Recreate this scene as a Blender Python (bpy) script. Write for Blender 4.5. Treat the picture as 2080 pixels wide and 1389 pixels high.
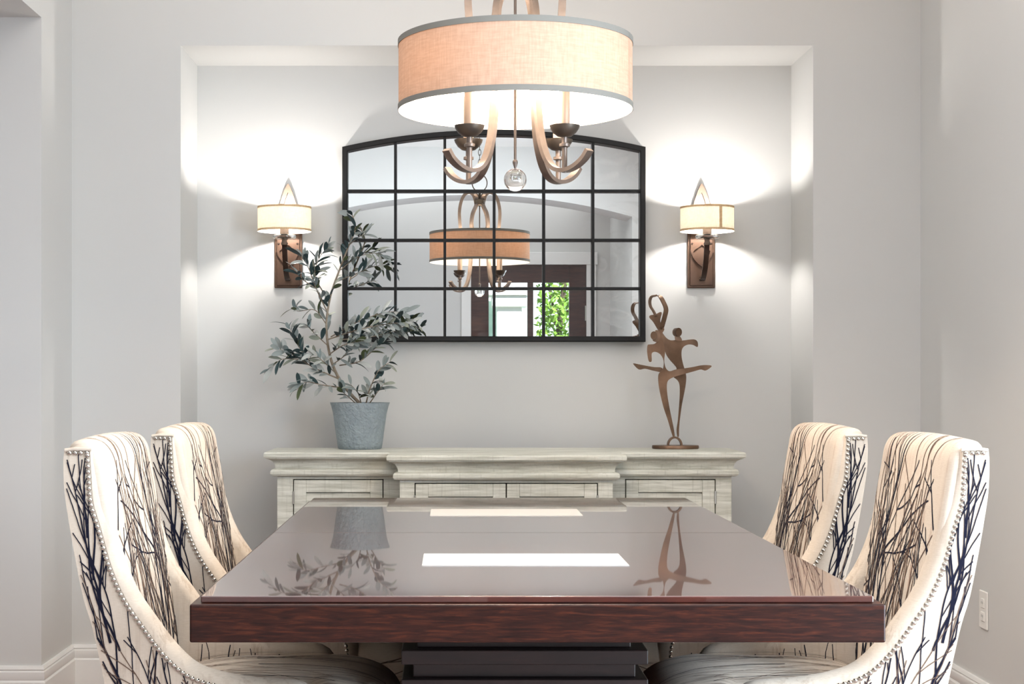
import bpy, bmesh, math, random
from mathutils import Vector, Matrix
from mathutils.geometry import delaunay_2d_cdt

# ------------------------------------------------------------------ clear
for o in list(bpy.data.objects):
    bpy.data.objects.remove(o, do_unlink=True)
SC = bpy.context.scene
COL = SC.collection
PI = math.pi

# ------------------------------------------------------------------ camera
F = 3200.0                      # focal length in pixels of the 2080 px frame
EYE = 1.108
cam_d = bpy.data.cameras.new('camera')
cam = bpy.data.objects.new('camera', cam_d)
COL.objects.link(cam)
cam.location = (0, 0, EYE)
cam.rotation_euler = (PI / 2, 0, 0)
cam_d.sensor_width = 36.0
cam_d.lens = F / 2080 * 36.0
cam_d.shift_x = (1040 - 920) / 2080
cam_d.shift_y = (764 - 694.5) / 2080
cam_d.clip_start = 0.05
SC.camera = cam

# ------------------------------------------------------------------ world, sun, window daylight, added fill lamps, exposure
w = bpy.data.worlds.new('world')
SC.world = w
w.use_nodes = True
wn = w.node_tree
bg = wn.nodes['Background']
sky = wn.nodes.new('ShaderNodeTexSky')
sky.sky_type = 'NISHITA'
sky.sun_disc = False
sky.sun_elevation = math.radians(52)
sky.sun_rotation = math.radians(20)
wn.links.new(sky.outputs[0], bg.inputs[0])
bg.inputs[1].default_value = 0.14

sd = bpy.data.lights.new('sun', 'SUN')
sd.energy = 9
sd.angle = 0.01
sun = bpy.data.objects.new('sun', sd)
COL.objects.link(sun)
sun.rotation_euler = (math.radians(-38), math.radians(12), 0)     # from behind the house, high


def area(name, loc, rot, sx, sy, power, col=(1, 1, 1)):
    d = bpy.data.lights.new(name, 'AREA')
    d.shape = 'RECTANGLE'
    d.size, d.size_y = sx, sy
    d.energy = power
    d.color = col
    o = bpy.data.objects.new(name, d)
    COL.objects.link(o)
    o.location = loc
    o.rotation_euler = rot
    return o


# daylight through the right-hand window, then two added fill lamps
area('window_daylight', (2.00, 1.65, 1.30), (0, PI / 2, 0), 1.9, 1.9, 200, (0.76, 0.88, 1.0))
area('adjoining_room_fill', (-4.4, 3.2, 1.6), (0, -PI / 2, 0), 2.0, 3.2, 16, (0.97, 0.985, 1.0))  # added fill lamp inside the adjoining room, which has no window
area('foyer_fill', (0.1, -2.2, 2.75), (0, 0, 0), 2.2, 0.9, 9, (0.97, 0.985, 1.0))  # added fill lamp under the foyer ceiling, facing down
# added fill lamps under the ceiling, standing in for bounced light
area('ceiling_fill_light', (0.15, 3.6, 2.94), (0, 0, 0), 2.2, 2.4, 19, (0.97, 0.985, 1.0))
area('ceiling_fill_light', (0.15, 1.0, 2.94), (0, 0, 0), 2.2, 1.4, 36, (0.97, 0.985, 1.0))

vs = SC.view_settings
vs.view_transform = 'Standard'
vs.look = 'None'
vs.exposure = 0.22
vs.gamma = 1.0
vs.use_curve_mapping = False
SC.cycles.max_bounces = 10
SC.cycles.diffuse_bounces = 5
SC.cycles.glossy_bounces = 5
SC.cycles.transmission_bounces = 8
SC.cycles.sample_clamp_indirect = 6.0
SC.cycles.caustics_refractive = False
SC.cycles.caustics_reflective = False


# ------------------------------------------------------------------ helpers
def px(x, y, D):
    """a pixel of the photograph at distance D -> a point of the room"""
    return Vector(((x - 920) * D / F, D, EYE - (y - 764) * D / F))


class MB:
    """collects faces, builds ONE mesh"""

    def __init__(self):
        self.v, self.f, self.m = [], [], []
        self.flat = set()

    def add(self, verts, faces, mi=0):
        b = len(self.v)
        self.v += [tuple(p) for p in verts]
        for f in faces:
            self.f.append(tuple(b + i for i in f))
            self.m.append(mi)

    def box(self, x0, x1, y0, y1, z0, z1, mi=0):
        v = [(x, y, z) for x in (x0, x1) for y in (y0, y1) for z in (z0, z1)]
        f = [(0, 1, 3, 2), (4, 6, 7, 5), (0, 4, 5, 1), (2, 3, 7, 6), (0, 2, 6, 4), (1, 5, 7, 3)]
        self.add(v, f, mi)
        return self

    def bbox(self, x0, x1, y0, y1, z0, z1, b=0.003, mi=0, seg=2):
        """bevelled box"""
        bm = bmesh.new()
        bmesh.ops.create_cube(bm, size=1)
        for q in bm.verts:
            q.co = Vector((x0 + (q.co.x + .5) * (x1 - x0), y0 + (q.co.y + .5) * (y1 - y0), z0 + (q.co.z + .5) * (z1 - z0)))
        bmesh.ops.bevel(bm, geom=bm.edges[:], offset=b, segments=seg, affect='EDGES', profile=0.5)
        bm.verts.index_update()
        b0 = len(self.f)
        self.add([q.co for q in bm.verts], [[q.index for q in f.verts] for f in bm.faces], mi)
        self.flat.update(range(b0, len(self.f)))
        bm.free()
        return self

    def lathe(self, prof, n=32, c=(0, 0, 0), mi=0, cap0=True, cap1=True):
        """prof: list of (r, z) about a vertical axis"""
        v, f = [], []
        for r, z in prof:
            for k in range(n):
                a = 2 * PI * k / n
                v.append((c[0] + r * math.cos(a), c[1] + r * math.sin(a), c[2] + z))
        m = len(prof)
        for i in range(m - 1):
            for k in range(n):
                k2 = (k + 1) % n
                f.append((i * n + k, i * n + k2, (i + 1) * n + k2, (i + 1) * n + k))
        if cap0:
            f.append(tuple(reversed(range(n))))
        if cap1:
            f.append(tuple(range((m - 1) * n, m * n)))
        self.add(v, f, mi)
        return self

    def sweep(self, pts, section, up=None, mi=0, closed=False, scale=None):
        """section: list of (a, b) in the frame (side, normal); path pts"""
        pts = [Vector(p) for p in pts]
        n = len(pts)
        ns = len(section)
        v, f = [], []
        ref = Vector(up) if up is not None else None
        prev = None
        for i, p in enumerate(pts):
            if closed:
                t = pts[(i + 1) % n] - pts[i - 1]
            else:
                t = pts[min(i + 1, n - 1)] - pts[max(i - 1, 0)]
            t.normalize()
            if ref is not None:
                s = ref - t * ref.dot(t)
            else:
                if prev is None:
                    q = Vector((0, 0, 1)) if abs(t.z) < .9 else Vector((1, 0, 0))
                    s = q - t * q.dot(t)
                else:
                    s = prev - t * prev.dot(t)
            s.normalize()
            prev = s
            nn = t.cross(s)
            k = scale[i] if scale else 1
            for a, b in section:
                v.append(p + s * a * k + nn * b * k)
        for i in range(n if closed else n - 1):
            i2 = (i + 1) % n
            for j in range(ns):
                j2 = (j + 1) % ns
                f.append((i * ns + j, i * ns + j2, i2 * ns + j2, i2 * ns + j))
        if not closed:
            f.append(tuple(reversed(range(ns))))
            f.append(tuple(range((n - 1) * ns, n * ns)))
        self.add(v, f, mi)
        return self

    def tube(self, pts, r, n=8, mi=0, closed=False, scale=None):
        sec = [(r * math.cos(2 * PI * k / n), r * math.sin(2 * PI * k / n)) for k in range(n)]
        return self.sweep(pts, sec, None, mi, closed, scale)

    def strip(self, rows, mi=0, close_u=False):
        """rows: list of equally long point lists -> quads"""
        n = len(rows[0])
        v = [p for r in rows for p in r]
        f = []
        for i in range(len(rows) - 1):
            for j in range(n if close_u else n - 1):
                j2 = (j + 1) % n
                f.append((i * n + j, i * n + j2, (i + 1) * n + j2, (i + 1) * n + j))
        self.add(v, f, mi)
        return self

    def mesh(self, name, mats, smooth=35, recalc=True):
        me = bpy.data.meshes.new(name)
        me.from_pydata(self.v, [], self.f)
        if not isinstance(mats, (list, tuple)):
            mats = [mats]
        for q in mats:
            me.materials.append(q)
        if len(mats) > 1:
            me.polygons.foreach_set('material_index', self.m)
        me.update()
        if smooth:
            me.polygons.foreach_set('use_smooth', [i not in self.flat for i in range(len(self.f))])
        if recalc:
            bm = bmesh.new()
            bm.from_mesh(me)
            bmesh.ops.remove_doubles(bm, verts=bm.verts, dist=1e-6)
            bmesh.ops.recalc_face_normals(bm, faces=bm.faces)
            bm.to_mesh(me)
            bm.free()
        if smooth:
            keep = [p.use_smooth for p in me.polygons]
            me.set_sharp_from_angle(angle=math.radians(smooth))
            me.polygons.foreach_set('use_smooth', keep)
            me.update()
        return me

    def build(self, name, mats, parent=None, smooth=35, recalc=True):
        o = bpy.data.objects.new(name, self.mesh(name, mats, smooth, recalc))
        COL.objects.link(o)
        if parent is not None:
            o.parent = parent
        return o


def fill_outline(P, grid=0.0):
    """triangulate a simple 2-D outline -> points, triangles (extra grid points let the sheet bend)"""
    pts = [Vector((p[0], p[1])) for p in P]
    n = len(pts)

    def inside(q):
        c = False
        for i in range(n):
            a, b = pts[i], pts[i - 1]
            if (a.y > q.y) != (b.y > q.y) and q.x < (b.x - a.x) * (q.y - a.y) / (b.y - a.y) + a.x:
                c = not c
        return c
    allp = list(pts)
    if grid:
        x0, x1 = min(p.x for p in pts), max(p.x for p in pts)
        y0, y1 = min(p.y for p in pts), max(p.y for p in pts)
        for i in range(1, int((x1 - x0) / grid) + 1):
            for j in range(1, int((y1 - y0) / grid) + 1):
                q = Vector((x0 + i * grid, y0 + j * grid))
                if inside(q) and min((q - p).length for p in pts) > grid * .45:
                    allp.append(q)
    r = delaunay_2d_cdt(allp, [(i, (i + 1) % n) for i in range(n)], [], 0, 1e-6)
    V, T = r[0], r[2]
    tris = [t for t in T if inside((V[t[0]] + V[t[1]] + V[t[2]]) / 3)]
    return V, tris


def tag(o, label=None, cat=None, group=None, kind=None):
    if label:
        o['label'] = label
    if cat:
        o['category'] = cat
    if group:
        o['group'] = group
    if kind:
        o['kind'] = kind
    return o


def thing(name, label, cat, loc=(0, 0, 0), rz=0, group=None):
    o = bpy.data.objects.new(name, None)
    COL.objects.link(o)
    o.location = loc
    o.rotation_euler = (0, 0, rz)
    o.empty_display_size = .1
    return tag(o, label, cat, group)


def inst(name, me, parent=None, loc=(0, 0, 0), rot=None, scale=None):
    o = bpy.data.objects.new(name, me)
    COL.objects.link(o)
    if parent is not None:
        o.parent = parent
    o.location = loc
    if rot is not None:
        o.rotation_euler = rot
    if scale is not None:
        o.scale = scale
    return o


def copy_tree(o, parent=None):
    c = o.copy()
    COL.objects.link(c)
    if parent is not None:
        c.parent = parent
    for ch in list(KIDS.get(o.name, [])) or [q for q in o.children]:
        copy_tree(ch, c)
    return c


KIDS = {}


def spline(pts, n=12):
    """Catmull-Rom through 2-D or 3-D points"""
    P = [Vector(p) for p in pts]
    P = [P[0] * 2 - P[1]] + P + [P[-1] * 2 - P[-2]]
    out = []
    for i in range(1, len(P) - 2):
        a, b, c, d = P[i - 1], P[i], P[i + 1], P[i + 2]
        for k in range(n):
            t = k / n
            out.append(.5 * ((2 * b) + (c - a) * t + (2 * a - 5 * b + 4 * c - d) * t * t + (3 * b - a - 3 * c + d) * t ** 3))
    out.append(P[-2])
    return out


def resample(pts, step):
    out, acc = [Vector(pts[0])], 0
    for a, b in zip(pts, pts[1:]):
        a, b = Vector(a), Vector(b)
        L = (b - a).length
        if L < 1e-9:
            continue
        s = step - acc
        while s <= L:
            out.append(a + (b - a) * (s / L))
            s += step
        acc = L - (s - step)
    return out


def interp(tab, q):
    if q <= tab[0][0]:
        return tab[0][1]
    for (a, b), (c, d) in zip(tab, tab[1:]):
        if q <= c:
            return b + (d - b) * (q - a) / (c - a)
    return tab[-1][1]


# ------------------------------------------------------------------ materials
def s2l(r, g, b):
    def f(c):
        c /= 255
        return c / 12.92 if c <= .04045 else ((c + .055) / 1.055) ** 2.4
    return (f(r), f(g), f(b), 1)


class Mat:
    def __init__(self, name, base=(.8, .8, .8, 1), rough=.5, metal=0, spec=.5, coat=0, coat_rough=.03):
        self.m = bpy.data.materials.new(name)
        self.m.use_nodes = True
        self.t = self.m.node_tree
        self.b = self.t.nodes['Principled BSDF']
        i = self.b.inputs
        i['Base Color'].default_value = base
        i['Roughness'].default_value = rough
        i['Metallic'].default_value = metal
        i['Specular IOR Level'].default_value = spec
        i['Coat Weight'].default_value = coat
        i['Coat Roughness'].default_value = coat_rough

    def n(self, kind, **kw):
        q = self.t.nodes.new(kind)
        for k, val in kw.items():
            setattr(q, k, val)
        return q

    def link(self, a, b):
        self.t.links.new(a, b)

    def coords(self, scale=(1, 1, 1), out='Object', rot=(0, 0, 0)):
        tc = self.n('ShaderNodeTexCoord')
        mp = self.n('ShaderNodeMapping')
        mp.inputs['Scale'].default_value = scale
        mp.inputs['Rotation'].default_value = rot
        self.link(tc.outputs[out], mp.inputs['Vector'])
        return mp.outputs[0]

    def noise(self, vec, scale=5, detail=4, rough=.55, dist=0):
        q = self.n('ShaderNodeTexNoise')
        self.link(vec, q.inputs['Vector'])
        q.inputs['Scale'].default_value = scale
        q.inputs['Detail'].default_value = detail
        q.inputs['Roughness'].default_value = rough
        q.inputs['Distortion'].default_value = dist
        return q.outputs['Fac']

    def ramp(self, fac, stops):
        q = self.n('ShaderNodeValToRGB')
        self.link(fac, q.inputs[0])
        e = q.color_ramp.elements
        while len(e) > 1:
            e.remove(e[-1])
        e[0].position, e[0].color = stops[0]
        for p, c in stops[1:]:
            x = e.new(p)
            x.color = c
        return q.outputs[0]

    def mix(self, fac, a, b, blend='MIX'):
        q = self.n('ShaderNodeMix', data_type='RGBA', blend_type=blend)
        for s, val in ((q.inputs[0], fac), (q.inputs[6], a), (q.inputs[7], b)):
            if hasattr(val, 'is_output'):
                self.link(val, s)
            else:
                s.default_value = val
        return q.outputs[2]

    def math(self, op, a, b=0.0):
        q = self.n('ShaderNodeMath', operation=op)
        for s, val in ((q.inputs[0], a), (q.inputs[1], b)):
            if hasattr(val, 'is_output'):
                self.link(val, s)
            else:
                s.default_value = val
        return q.outputs[0]

    def color(self, out):
        self.link(out, self.b.inputs['Base Color'])

    def bump(self, fac, strength=.2, dist=.002):
        q = self.n('ShaderNodeBump')
        q.inputs['Strength'].default_value = strength
        q.inputs['Distance'].default_value = dist
        self.link(fac, q.inputs['Height'])
        self.link(q.outputs[0], self.b.inputs['Normal'])


BLACK, WHITE = (0, 0, 0, 1), (1, 1, 1, 1)


def wall_paint(name, col, bump=.06):
    m = Mat(name, col, .85, spec=.2)
    v = m.coords()
    m.color(m.mix(m.noise(v, 2.5, 3), tuple(c * .985 for c in col[:3]) + (1,), tuple(min(1, c * 1.015) for c in col[:3]) + (1,)))
    m.bump(m.noise(v, 220, 2), bump, .001)
    return m.m


M_WALL = wall_paint('wall_paint', s2l(213, 213, 211))
M_CEIL = wall_paint('ceiling_paint', s2l(232, 231, 228))
M_TRIM = Mat('trim_paint', s2l(236, 236, 234), .35, spec=.4).m

mc = Mat('carpet', s2l(178, 152, 146), .95, spec=.1)
_v = mc.coords()
mc.color(mc.mix(mc.noise(_v, 260, 3), s2l(150, 122, 118), s2l(205, 182, 176)))
mc.bump(mc.noise(_v, 320, 3), .9, .006)
M_CARPET = mc.m


def wood_dark(name, cols, coat=1.0, rough=.25, axis=(1.2, 9, 9)):
    m = Mat(name, cols[1], rough, spec=.5, coat=coat, coat_rough=.025)
    v = m.coords(axis)
    a = m.noise(v, 6.0, 8, .62, .6)
    m.color(m.ramp(a, [(.28, cols[0]), (.5, cols[1]), (.74, cols[2])]))
    return m


mt = wood_dark('mahogany_top', [s2l(54, 24, 20), s2l(72, 32, 26), s2l(94, 44, 32)], 1.0, .22)
mt.b.inputs['IOR'].default_value = 1.75
mt.b.inputs['Coat IOR'].default_value = 1.7
mt.b.inputs['Coat Roughness'].default_value = .02
M_TOP = mt.m
M_APRON = wood_dark('mahogany_edge', [s2l(24, 11, 9), s2l(44, 20, 14), s2l(80, 38, 23)], .08, .4, (3.2, 9, 34))
M_APRON.b.inputs['Specular IOR Level'].default_value = .25
M_APRON = M_APRON.m
M_PED = wood_dark('espresso_wood', [s2l(18, 11, 11), s2l(28, 16, 15), s2l(40, 23, 21)], .1, .45).m
M_INLAY = Mat('white_inlay', s2l(190, 187, 182), .55, spec=.3).m


def fabric(name, streak_axis, strength, tan):
    """off-white linen with fine brown vertical streaks printed on it"""
    m = Mat(name, s2l(228, 219, 205), .9, spec=.15)
    m.b.inputs['Sheen Weight'].default_value = .15
    v = m.coords()
    weave = m.noise(m.coords((30, 30, 420)), 3, 2)
    weave2 = m.noise(m.coords((420, 420, 40)), 3, 2)
    base = m.mix(weave, s2l(194, 178, 160), s2l(222, 210, 196))
    base = m.mix(m.math('MULTIPLY', weave2, .35), base, s2l(186, 172, 152))
    sv = m.coords(streak_axis)
    s = m.noise(sv, 1.0, 5, .7, .25)
    s = m.ramp(s, [(.50, BLACK), (.60, WHITE)])
    s2 = m.ramp(m.noise(v, 7, 2), [(.38, BLACK), (.62, WHITE)])
    fac = m.math('MULTIPLY', m.math('MULTIPLY', s, s2), strength)
    m.color(m.mix(fac, base, tan))
    m.bump(m.math('ADD', weave, weave2), .25, .0012)
    return m.m


M_FAB = fabric('printed_linen', (14, 70, 2.0), .75, s2l(148, 112, 90))
M_FABSIDE = fabric('printed_linen_side', (60, 60, 2.0), .45, s2l(146, 122, 100))
M_FABSEAT = fabric('printed_linen_seat', (2.4, 95, 20), .75, s2l(104, 84, 70))
M_TWIG = Mat('navy_twig_print', s2l(24, 25, 40), .85, spec=.1).m
M_TWIG2 = Mat('brown_twig_print', s2l(104, 84, 72), .85, spec=.1).m
M_NAIL = Mat('nickel_nailhead', s2l(206, 200, 190), .22, 1).m
M_LEGWOOD = Mat('dark_leg_wood', s2l(46, 28, 22), .35).m


def metal(name, a, b, rough=.4, m_=.85, sc=14):
    m = Mat(name, a, rough, m_)
    v = m.coords()
    m.color(m.mix(m.ramp(m.noise(v, sc, 4), [(.35, BLACK), (.65, WHITE)]), a, b))
    return m.m


M_PEWTER = metal('brushed_bronze', s2l(106, 95, 88), s2l(126, 114, 107), .40, .8)
M_DKBRONZE = metal('dark_bronze', s2l(64, 58, 52), s2l(84, 76, 68), .42, .7)
M_SCONCE = metal('oiled_bronze', s2l(82, 62, 51), s2l(102, 79, 65), .38, .7, 10)
M_SCONCEDK = metal('blackened_bronze', s2l(58, 46, 40), s2l(74, 58, 50), .38, .7, 10)
M_SCONCELT = metal('pale_bronze', s2l(112, 95, 82), s2l(128, 111, 97), .5, .4, 10)
M_STATUE = metal('patinated_bronze', s2l(84, 64, 49), s2l(132, 104, 84), .42, .75, 9)
M_BLACK = Mat('black_iron', s2l(17, 16, 16), .5, 0, .3).m
M_CANDLE = Mat('candle_sleeve_metal', s2l(160, 138, 122), .5, .3).m
M_PLASTIC = Mat('white_plastic', s2l(240, 238, 233), .35).m
M_DARKGAP = Mat('dark_slot', s2l(40, 38, 36), .7).m


def shade_mat(name, col, inner, trans, sc=260, through=None):
    m = Mat(name, col, .9, spec=.1)
    v1 = m.coords((1, 1, .12))
    v2 = m.coords((.12, .12, 1))
    a = m.noise(v1, sc, 3)
    b = m.noise(v2, sc, 3)
    k = m.math('MULTIPLY', m.math('ADD', a, b), .5)
    c = m.mix(m.ramp(k, [(.38, BLACK), (.62, WHITE)]), tuple(q * .80 for q in col[:3]) + (1,), col)
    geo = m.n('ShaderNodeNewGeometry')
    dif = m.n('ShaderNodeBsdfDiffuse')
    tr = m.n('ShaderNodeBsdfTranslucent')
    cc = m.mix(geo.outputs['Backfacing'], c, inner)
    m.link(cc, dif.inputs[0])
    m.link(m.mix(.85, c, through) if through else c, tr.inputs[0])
    mx = m.n('ShaderNodeMixShader')
    mx.inputs[0].default_value = trans
    m.link(dif.outputs[0], mx.inputs[1])
    m.link(tr.outputs[0], mx.inputs[2])
    out = m.t.nodes['Material Output']
    m.link(mx.outputs[0], out.inputs[0])
    return m.m


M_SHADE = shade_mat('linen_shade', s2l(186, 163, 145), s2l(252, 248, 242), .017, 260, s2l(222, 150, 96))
M_SHADETRIM = Mat('grey_shade_trim', s2l(128, 126, 120), .9, spec=.1).m
M_SCSHADE = shade_mat('cream_shade', s2l(240, 226, 198), s2l(255, 252, 246), .045, 420)
M_SCTRIM = shade_mat('tan_shade_trim', s2l(222, 190, 150), s2l(240, 225, 200), .02, 420)


def glass(name, rough=0.0, ior=1.5, col=WHITE):
    m = Mat(name, col, rough)
    m.b.inputs['Transmission Weight'].default_value = 1
    m.b.inputs['IOR'].default_value = ior
    return m.m


M_CRYSTAL = glass('crystal')


def pane_glass(name):
    m = Mat(name)
    tr = m.n('ShaderNodeBsdfTransparent')
    gl = m.n('ShaderNodeBsdfGlossy')
    gl.inputs['Roughness'].default_value = .02
    fr = m.n('ShaderNodeLayerWeight')
    fac = m.math('ADD', m.math('MULTIPLY', m.math('POWER', fr.outputs['Facing'], 5.0), .6), .035)
    mx = m.n('ShaderNodeMixShader')
    m.link(fac, mx.inputs[0])
    m.link(tr.outputs[0], mx.inputs[1])
    m.link(gl.outputs[0], mx.inputs[2])
    m.link(mx.outputs[0], m.t.nodes['Material Output'].inputs[0])
    return m.m


M_PANE = pane_glass('window_glass')

mm = Mat('mirror_glass', s2l(236, 238, 237), .0, 1)
_v = mm.coords((1, 1, 1.7))
_s = mm.ramp(mm.noise(_v, 5, 6, .6, 2.2), [(.5, BLACK), (.72, WHITE)])
_g = mm.n('ShaderNodeSeparateXYZ')
mm.link(mm.coords(), _g.inputs[0])
_msk = mm.ramp(mm.math('ADD', mm.math('MULTIPLY', _g.outputs[0], 1.6), -.4), [(.1, BLACK), (.5, WHITE)])
_d = mm.n('ShaderNodeBsdfDiffuse')
_d.inputs[0].default_value = s2l(225, 225, 225)
_mx = mm.n('ShaderNodeMixShader')
mm.link(mm.math('MULTIPLY', mm.math('MULTIPLY', _s, _msk), .30), _mx.inputs[0])
mm.link(mm.b.outputs[0], _mx.inputs[1])
mm.link(_d.outputs[0], _mx.inputs[2])
mm.link(_mx.outputs[0], mm.t.nodes['Material Output'].inputs[0])
M_MIRROR = mm.m

mp_ = Mat('blue_grey_ceramic', s2l(140, 152, 158), .6)
_v = mp_.coords()
mp_.color(mp_.mix(mp_.noise(_v, 22, 5), s2l(122, 135, 142), s2l(158, 169, 174)))
mp_.bump(mp_.noise(_v, 75, 4), 1.0, .010)
M_POT = mp_.m
M_SOIL = Mat('soil', s2l(70, 58, 48), .95).m
M_BARK = metal('olive_bark', s2l(122, 106, 88), s2l(158, 146, 130), .85, 0, 30)


def leaf_mat(name, top, under):
    m = Mat(name, top, .5, spec=.4)
    geo = m.n('ShaderNodeNewGeometry')
    m.color(m.mix(geo.outputs['Backfacing'], m.mix(m.noise(m.coords(), 60, 3), top, tuple(c * 1.25 for c in top[:3]) + (1,)), under))
    return m.m


M_LEAF = [leaf_mat('leaf_slate', s2l(52, 71, 73), s2l(140, 149, 147)),
          leaf_mat('leaf_olive', s2l(72, 82, 54), s2l(146, 152, 138)),
          leaf_mat('leaf_silver', s2l(126, 138, 138), s2l(176, 180, 176)),
          leaf_mat('leaf_dark', s2l(40, 54, 55), s2l(132, 140, 138))]

mw = Mat('distressed_grey_paint', s2l(190, 188, 176), .55)
_a = mw.noise(mw.coords((1.2, 8, 16)), 5, 6, .65, .4)
_b = mw.noise(mw.coords((60, 60, 3)), 2, 3)
_c = mw.mix(mw.ramp(_a, [(.36, BLACK), (.62, WHITE)]), s2l(182, 182, 169), s2l(220, 220, 210))
_c = mw.mix(mw.math('MULTIPLY', mw.ramp(_b, [(.55, BLACK), (.75, WHITE)]), .35), _c, s2l(150, 148, 134))
mw.color(_c)
mw.bump(_a, .15, .002)
M_CAB = mw.m
M_HINGE = Mat('hinge_steel', s2l(186, 184, 178), .35, .8).m
M_ENTRY = wood_dark('entry_door_wood', [s2l(52, 30, 28), s2l(66, 39, 36), s2l(82, 50, 44)], .6, .3).m
M_HOUSE = Mat('pale_green_siding', s2l(206, 229, 221), .8).m
M_WHITEPAINT = Mat('white_exterior_paint', s2l(238, 240, 240), .6).m
M_LAWN = Mat('lawn', s2l(146, 150, 132), .95).m
M_TREELEAF = Mat('tree_leaf', s2l(140, 184, 74), .6).m
M_TRUNK = Mat('tree_bark', s2l(96, 82, 70), .9).m
mb_ = Mat('bulb_glow', WHITE, .5)          # clear bulb with a soft glow; the lamp inside shines through it
_tr = mb_.n('ShaderNodeBsdfTransparent')
_em = mb_.n('ShaderNodeEmission')
_em.inputs[0].default_value = (1, .88, .70, 1)
_em.inputs[1].default_value = 4.0
_ad = mb_.n('ShaderNodeAddShader')
mb_.link(_tr.outputs[0], _ad.inputs[0])
mb_.link(_em.outputs[0], _ad.inputs[1])
mb_.link(_ad.outputs[0], mb_.t.nodes['Material Output'].inputs[0])
M_BULB = mb_.m

# ------------------------------------------------------------------ room shell
YB = 5.68            # face of the back wall
YN = 6.05            # back of the niche
XL, XR = -1.374, 1.686
ZC = 2.95
NX0, NX1, NZ = -.9816, 1.299, 2.30
YA, YA2 = -.60, -1.02   # arched wall behind the camera
YD = -2.50           # wall with the entry door


def structure(o):
    o['kind'] = 'structure'
    return o


m = MB()
m.box(-5.2, 3.2, -2.7, 6.4, -.12, 0)
structure(m.build('floor', M_CARPET, smooth=0))
m = MB()
m.box(-5.2, 3.2, -2.72, 6.4, ZC, ZC + .12)
structure(m.build('ceiling', M_CEIL, smooth=0))

# back wall with the niche
m = MB()
m.box(XL - .42, NX0, YB, YN + .2, 0, ZC)
m.box(NX1, XR + .2, YB, YN + .2, 0, ZC)
m.box(NX0, NX1, YB, YN + .2, NZ, ZC)
m.box(NX0, NX1, YN, YN + .2, 0, NZ)
structure(m.build('wall_back', M_WALL, smooth=0, recalc=False))

# left wall with the wide opening
OY0, OY1, OZ = 1.3, 5.26, 2.306
m = MB()
m.box(XL - .42, XL, OY1, YB, 0, ZC)
m.box(XL - .42, XL, YA2, OY0, 0, ZC)
m.box(XL - .42, XL, OY0, OY1, OZ, ZC)
structure(m.build('wall_left', M_WALL, smooth=0, recalc=False))
# adjoining room
m = MB()
m.box(-5.2, -5.0, -2.7, 6.4, 0, ZC)
m.box(-5.0, XL - .42, 6.2, 6.4, 0, ZC)
m.box(-5.0, XL - .42, -2.7, -2.5, 0, ZC)
structure(m.build('wall_far_left', M_WALL, smooth=0, recalc=False))

# right wall with a window near the camera
WY0, WY1, WZ0, WZ1 = .70, 2.60, .35, 2.25
m = MB()
m.box(XR, XR + .2, WY1, YB, 0, ZC)
m.box(XR, XR + .2, YA2, WY0, 0, ZC)
m.box(XR, XR + .2, WY0, WY1, 0, WZ0)
m.box(XR, XR + .2, WY0, WY1, WZ1, ZC)
structure(m.build('wall_right', M_WALL, smooth=0, recalc=False))

wf = MB()
for a, b in ((WY0, WY0 + .05), (WY1 - .05, WY1), ((WY0 + WY1) / 2 - .025, (WY0 + WY1) / 2 + .025)):
    wf.bbox(XR + .07, XR + .12, a, b, WZ0, WZ1, .004)
for a, b in ((WZ0, WZ0 + .05), (WZ1 - .05, WZ1)):
    wf.bbox(XR + .072, XR + .118, WY0, WY1, a, b, .004)
win = structure(wf.build('window_1', M_TRIM))
for a, b in ((WY0 + .05, (WY0 + WY1) / 2 - .025), ((WY0 + WY1) / 2 + .025, WY1 - .05)):
    q = MB()
    q.box(XR + .092, XR + .098, a, b, WZ0 + .05, WZ1 - .05)
    q.build('pane', M_PANE, win, smooth=0)

# wall behind the camera with its segmental arch
AX0, AX1, AZ, ARISE = -1.14, 1.44, 2.39, .175
m = MB()
m.box(XL, AX0, YA2, YA, 0, ZC)
m.box(AX1, XR, YA2, YA, 0, ZC)
NA = 28
hw, cx = (AX1 - AX0) / 2, (AX0 + AX1) / 2
RA = (hw * hw + ARISE * ARISE) / (2 * ARISE)
arc = []
for k in range(NA + 1):
    x = AX0 + (AX1 - AX0) * k / NA
    arc.append((x, AZ + ARISE - RA + math.sqrt(RA * RA - (x - cx) ** 2)))
for (x0, z0), (x1, z1) in zip(arc, arc[1:]):
    v = [(x0, YA, z0), (x1, YA, z1), (x1, YA, ZC), (x0, YA, ZC), (x0, YA2, z0), (x1, YA2, z1), (x1, YA2, ZC), (x0, YA2, ZC)]
    m.add(v, [(0, 1, 2, 3), (4, 7, 6, 5), (0, 4, 5, 1)])
structure(m.build('wall_front', M_WALL, smooth=0, recalc=False))

# foyer
DX0, DX1, DZ = (957 - 920) * 14.5 / F, (1192 - 920) * 14.5 / F, 2.137
m = MB()
m.box(-5.0, DX0, YD - .2, YD, 0, ZC)
m.box(DX1, XR + .2, YD - .2, YD, 0, ZC)
m.box(DX0, DX1, YD - .2, YD, DZ, ZC)
structure(m.build('wall_entry', M_WALL, smooth=0, recalc=False))
m = MB()
m.box(1.452, XR + .2, YD, YA2, 0, ZC)
structure(m.build('wall_foyer', M_WALL, smooth=0, recalc=False))

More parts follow.
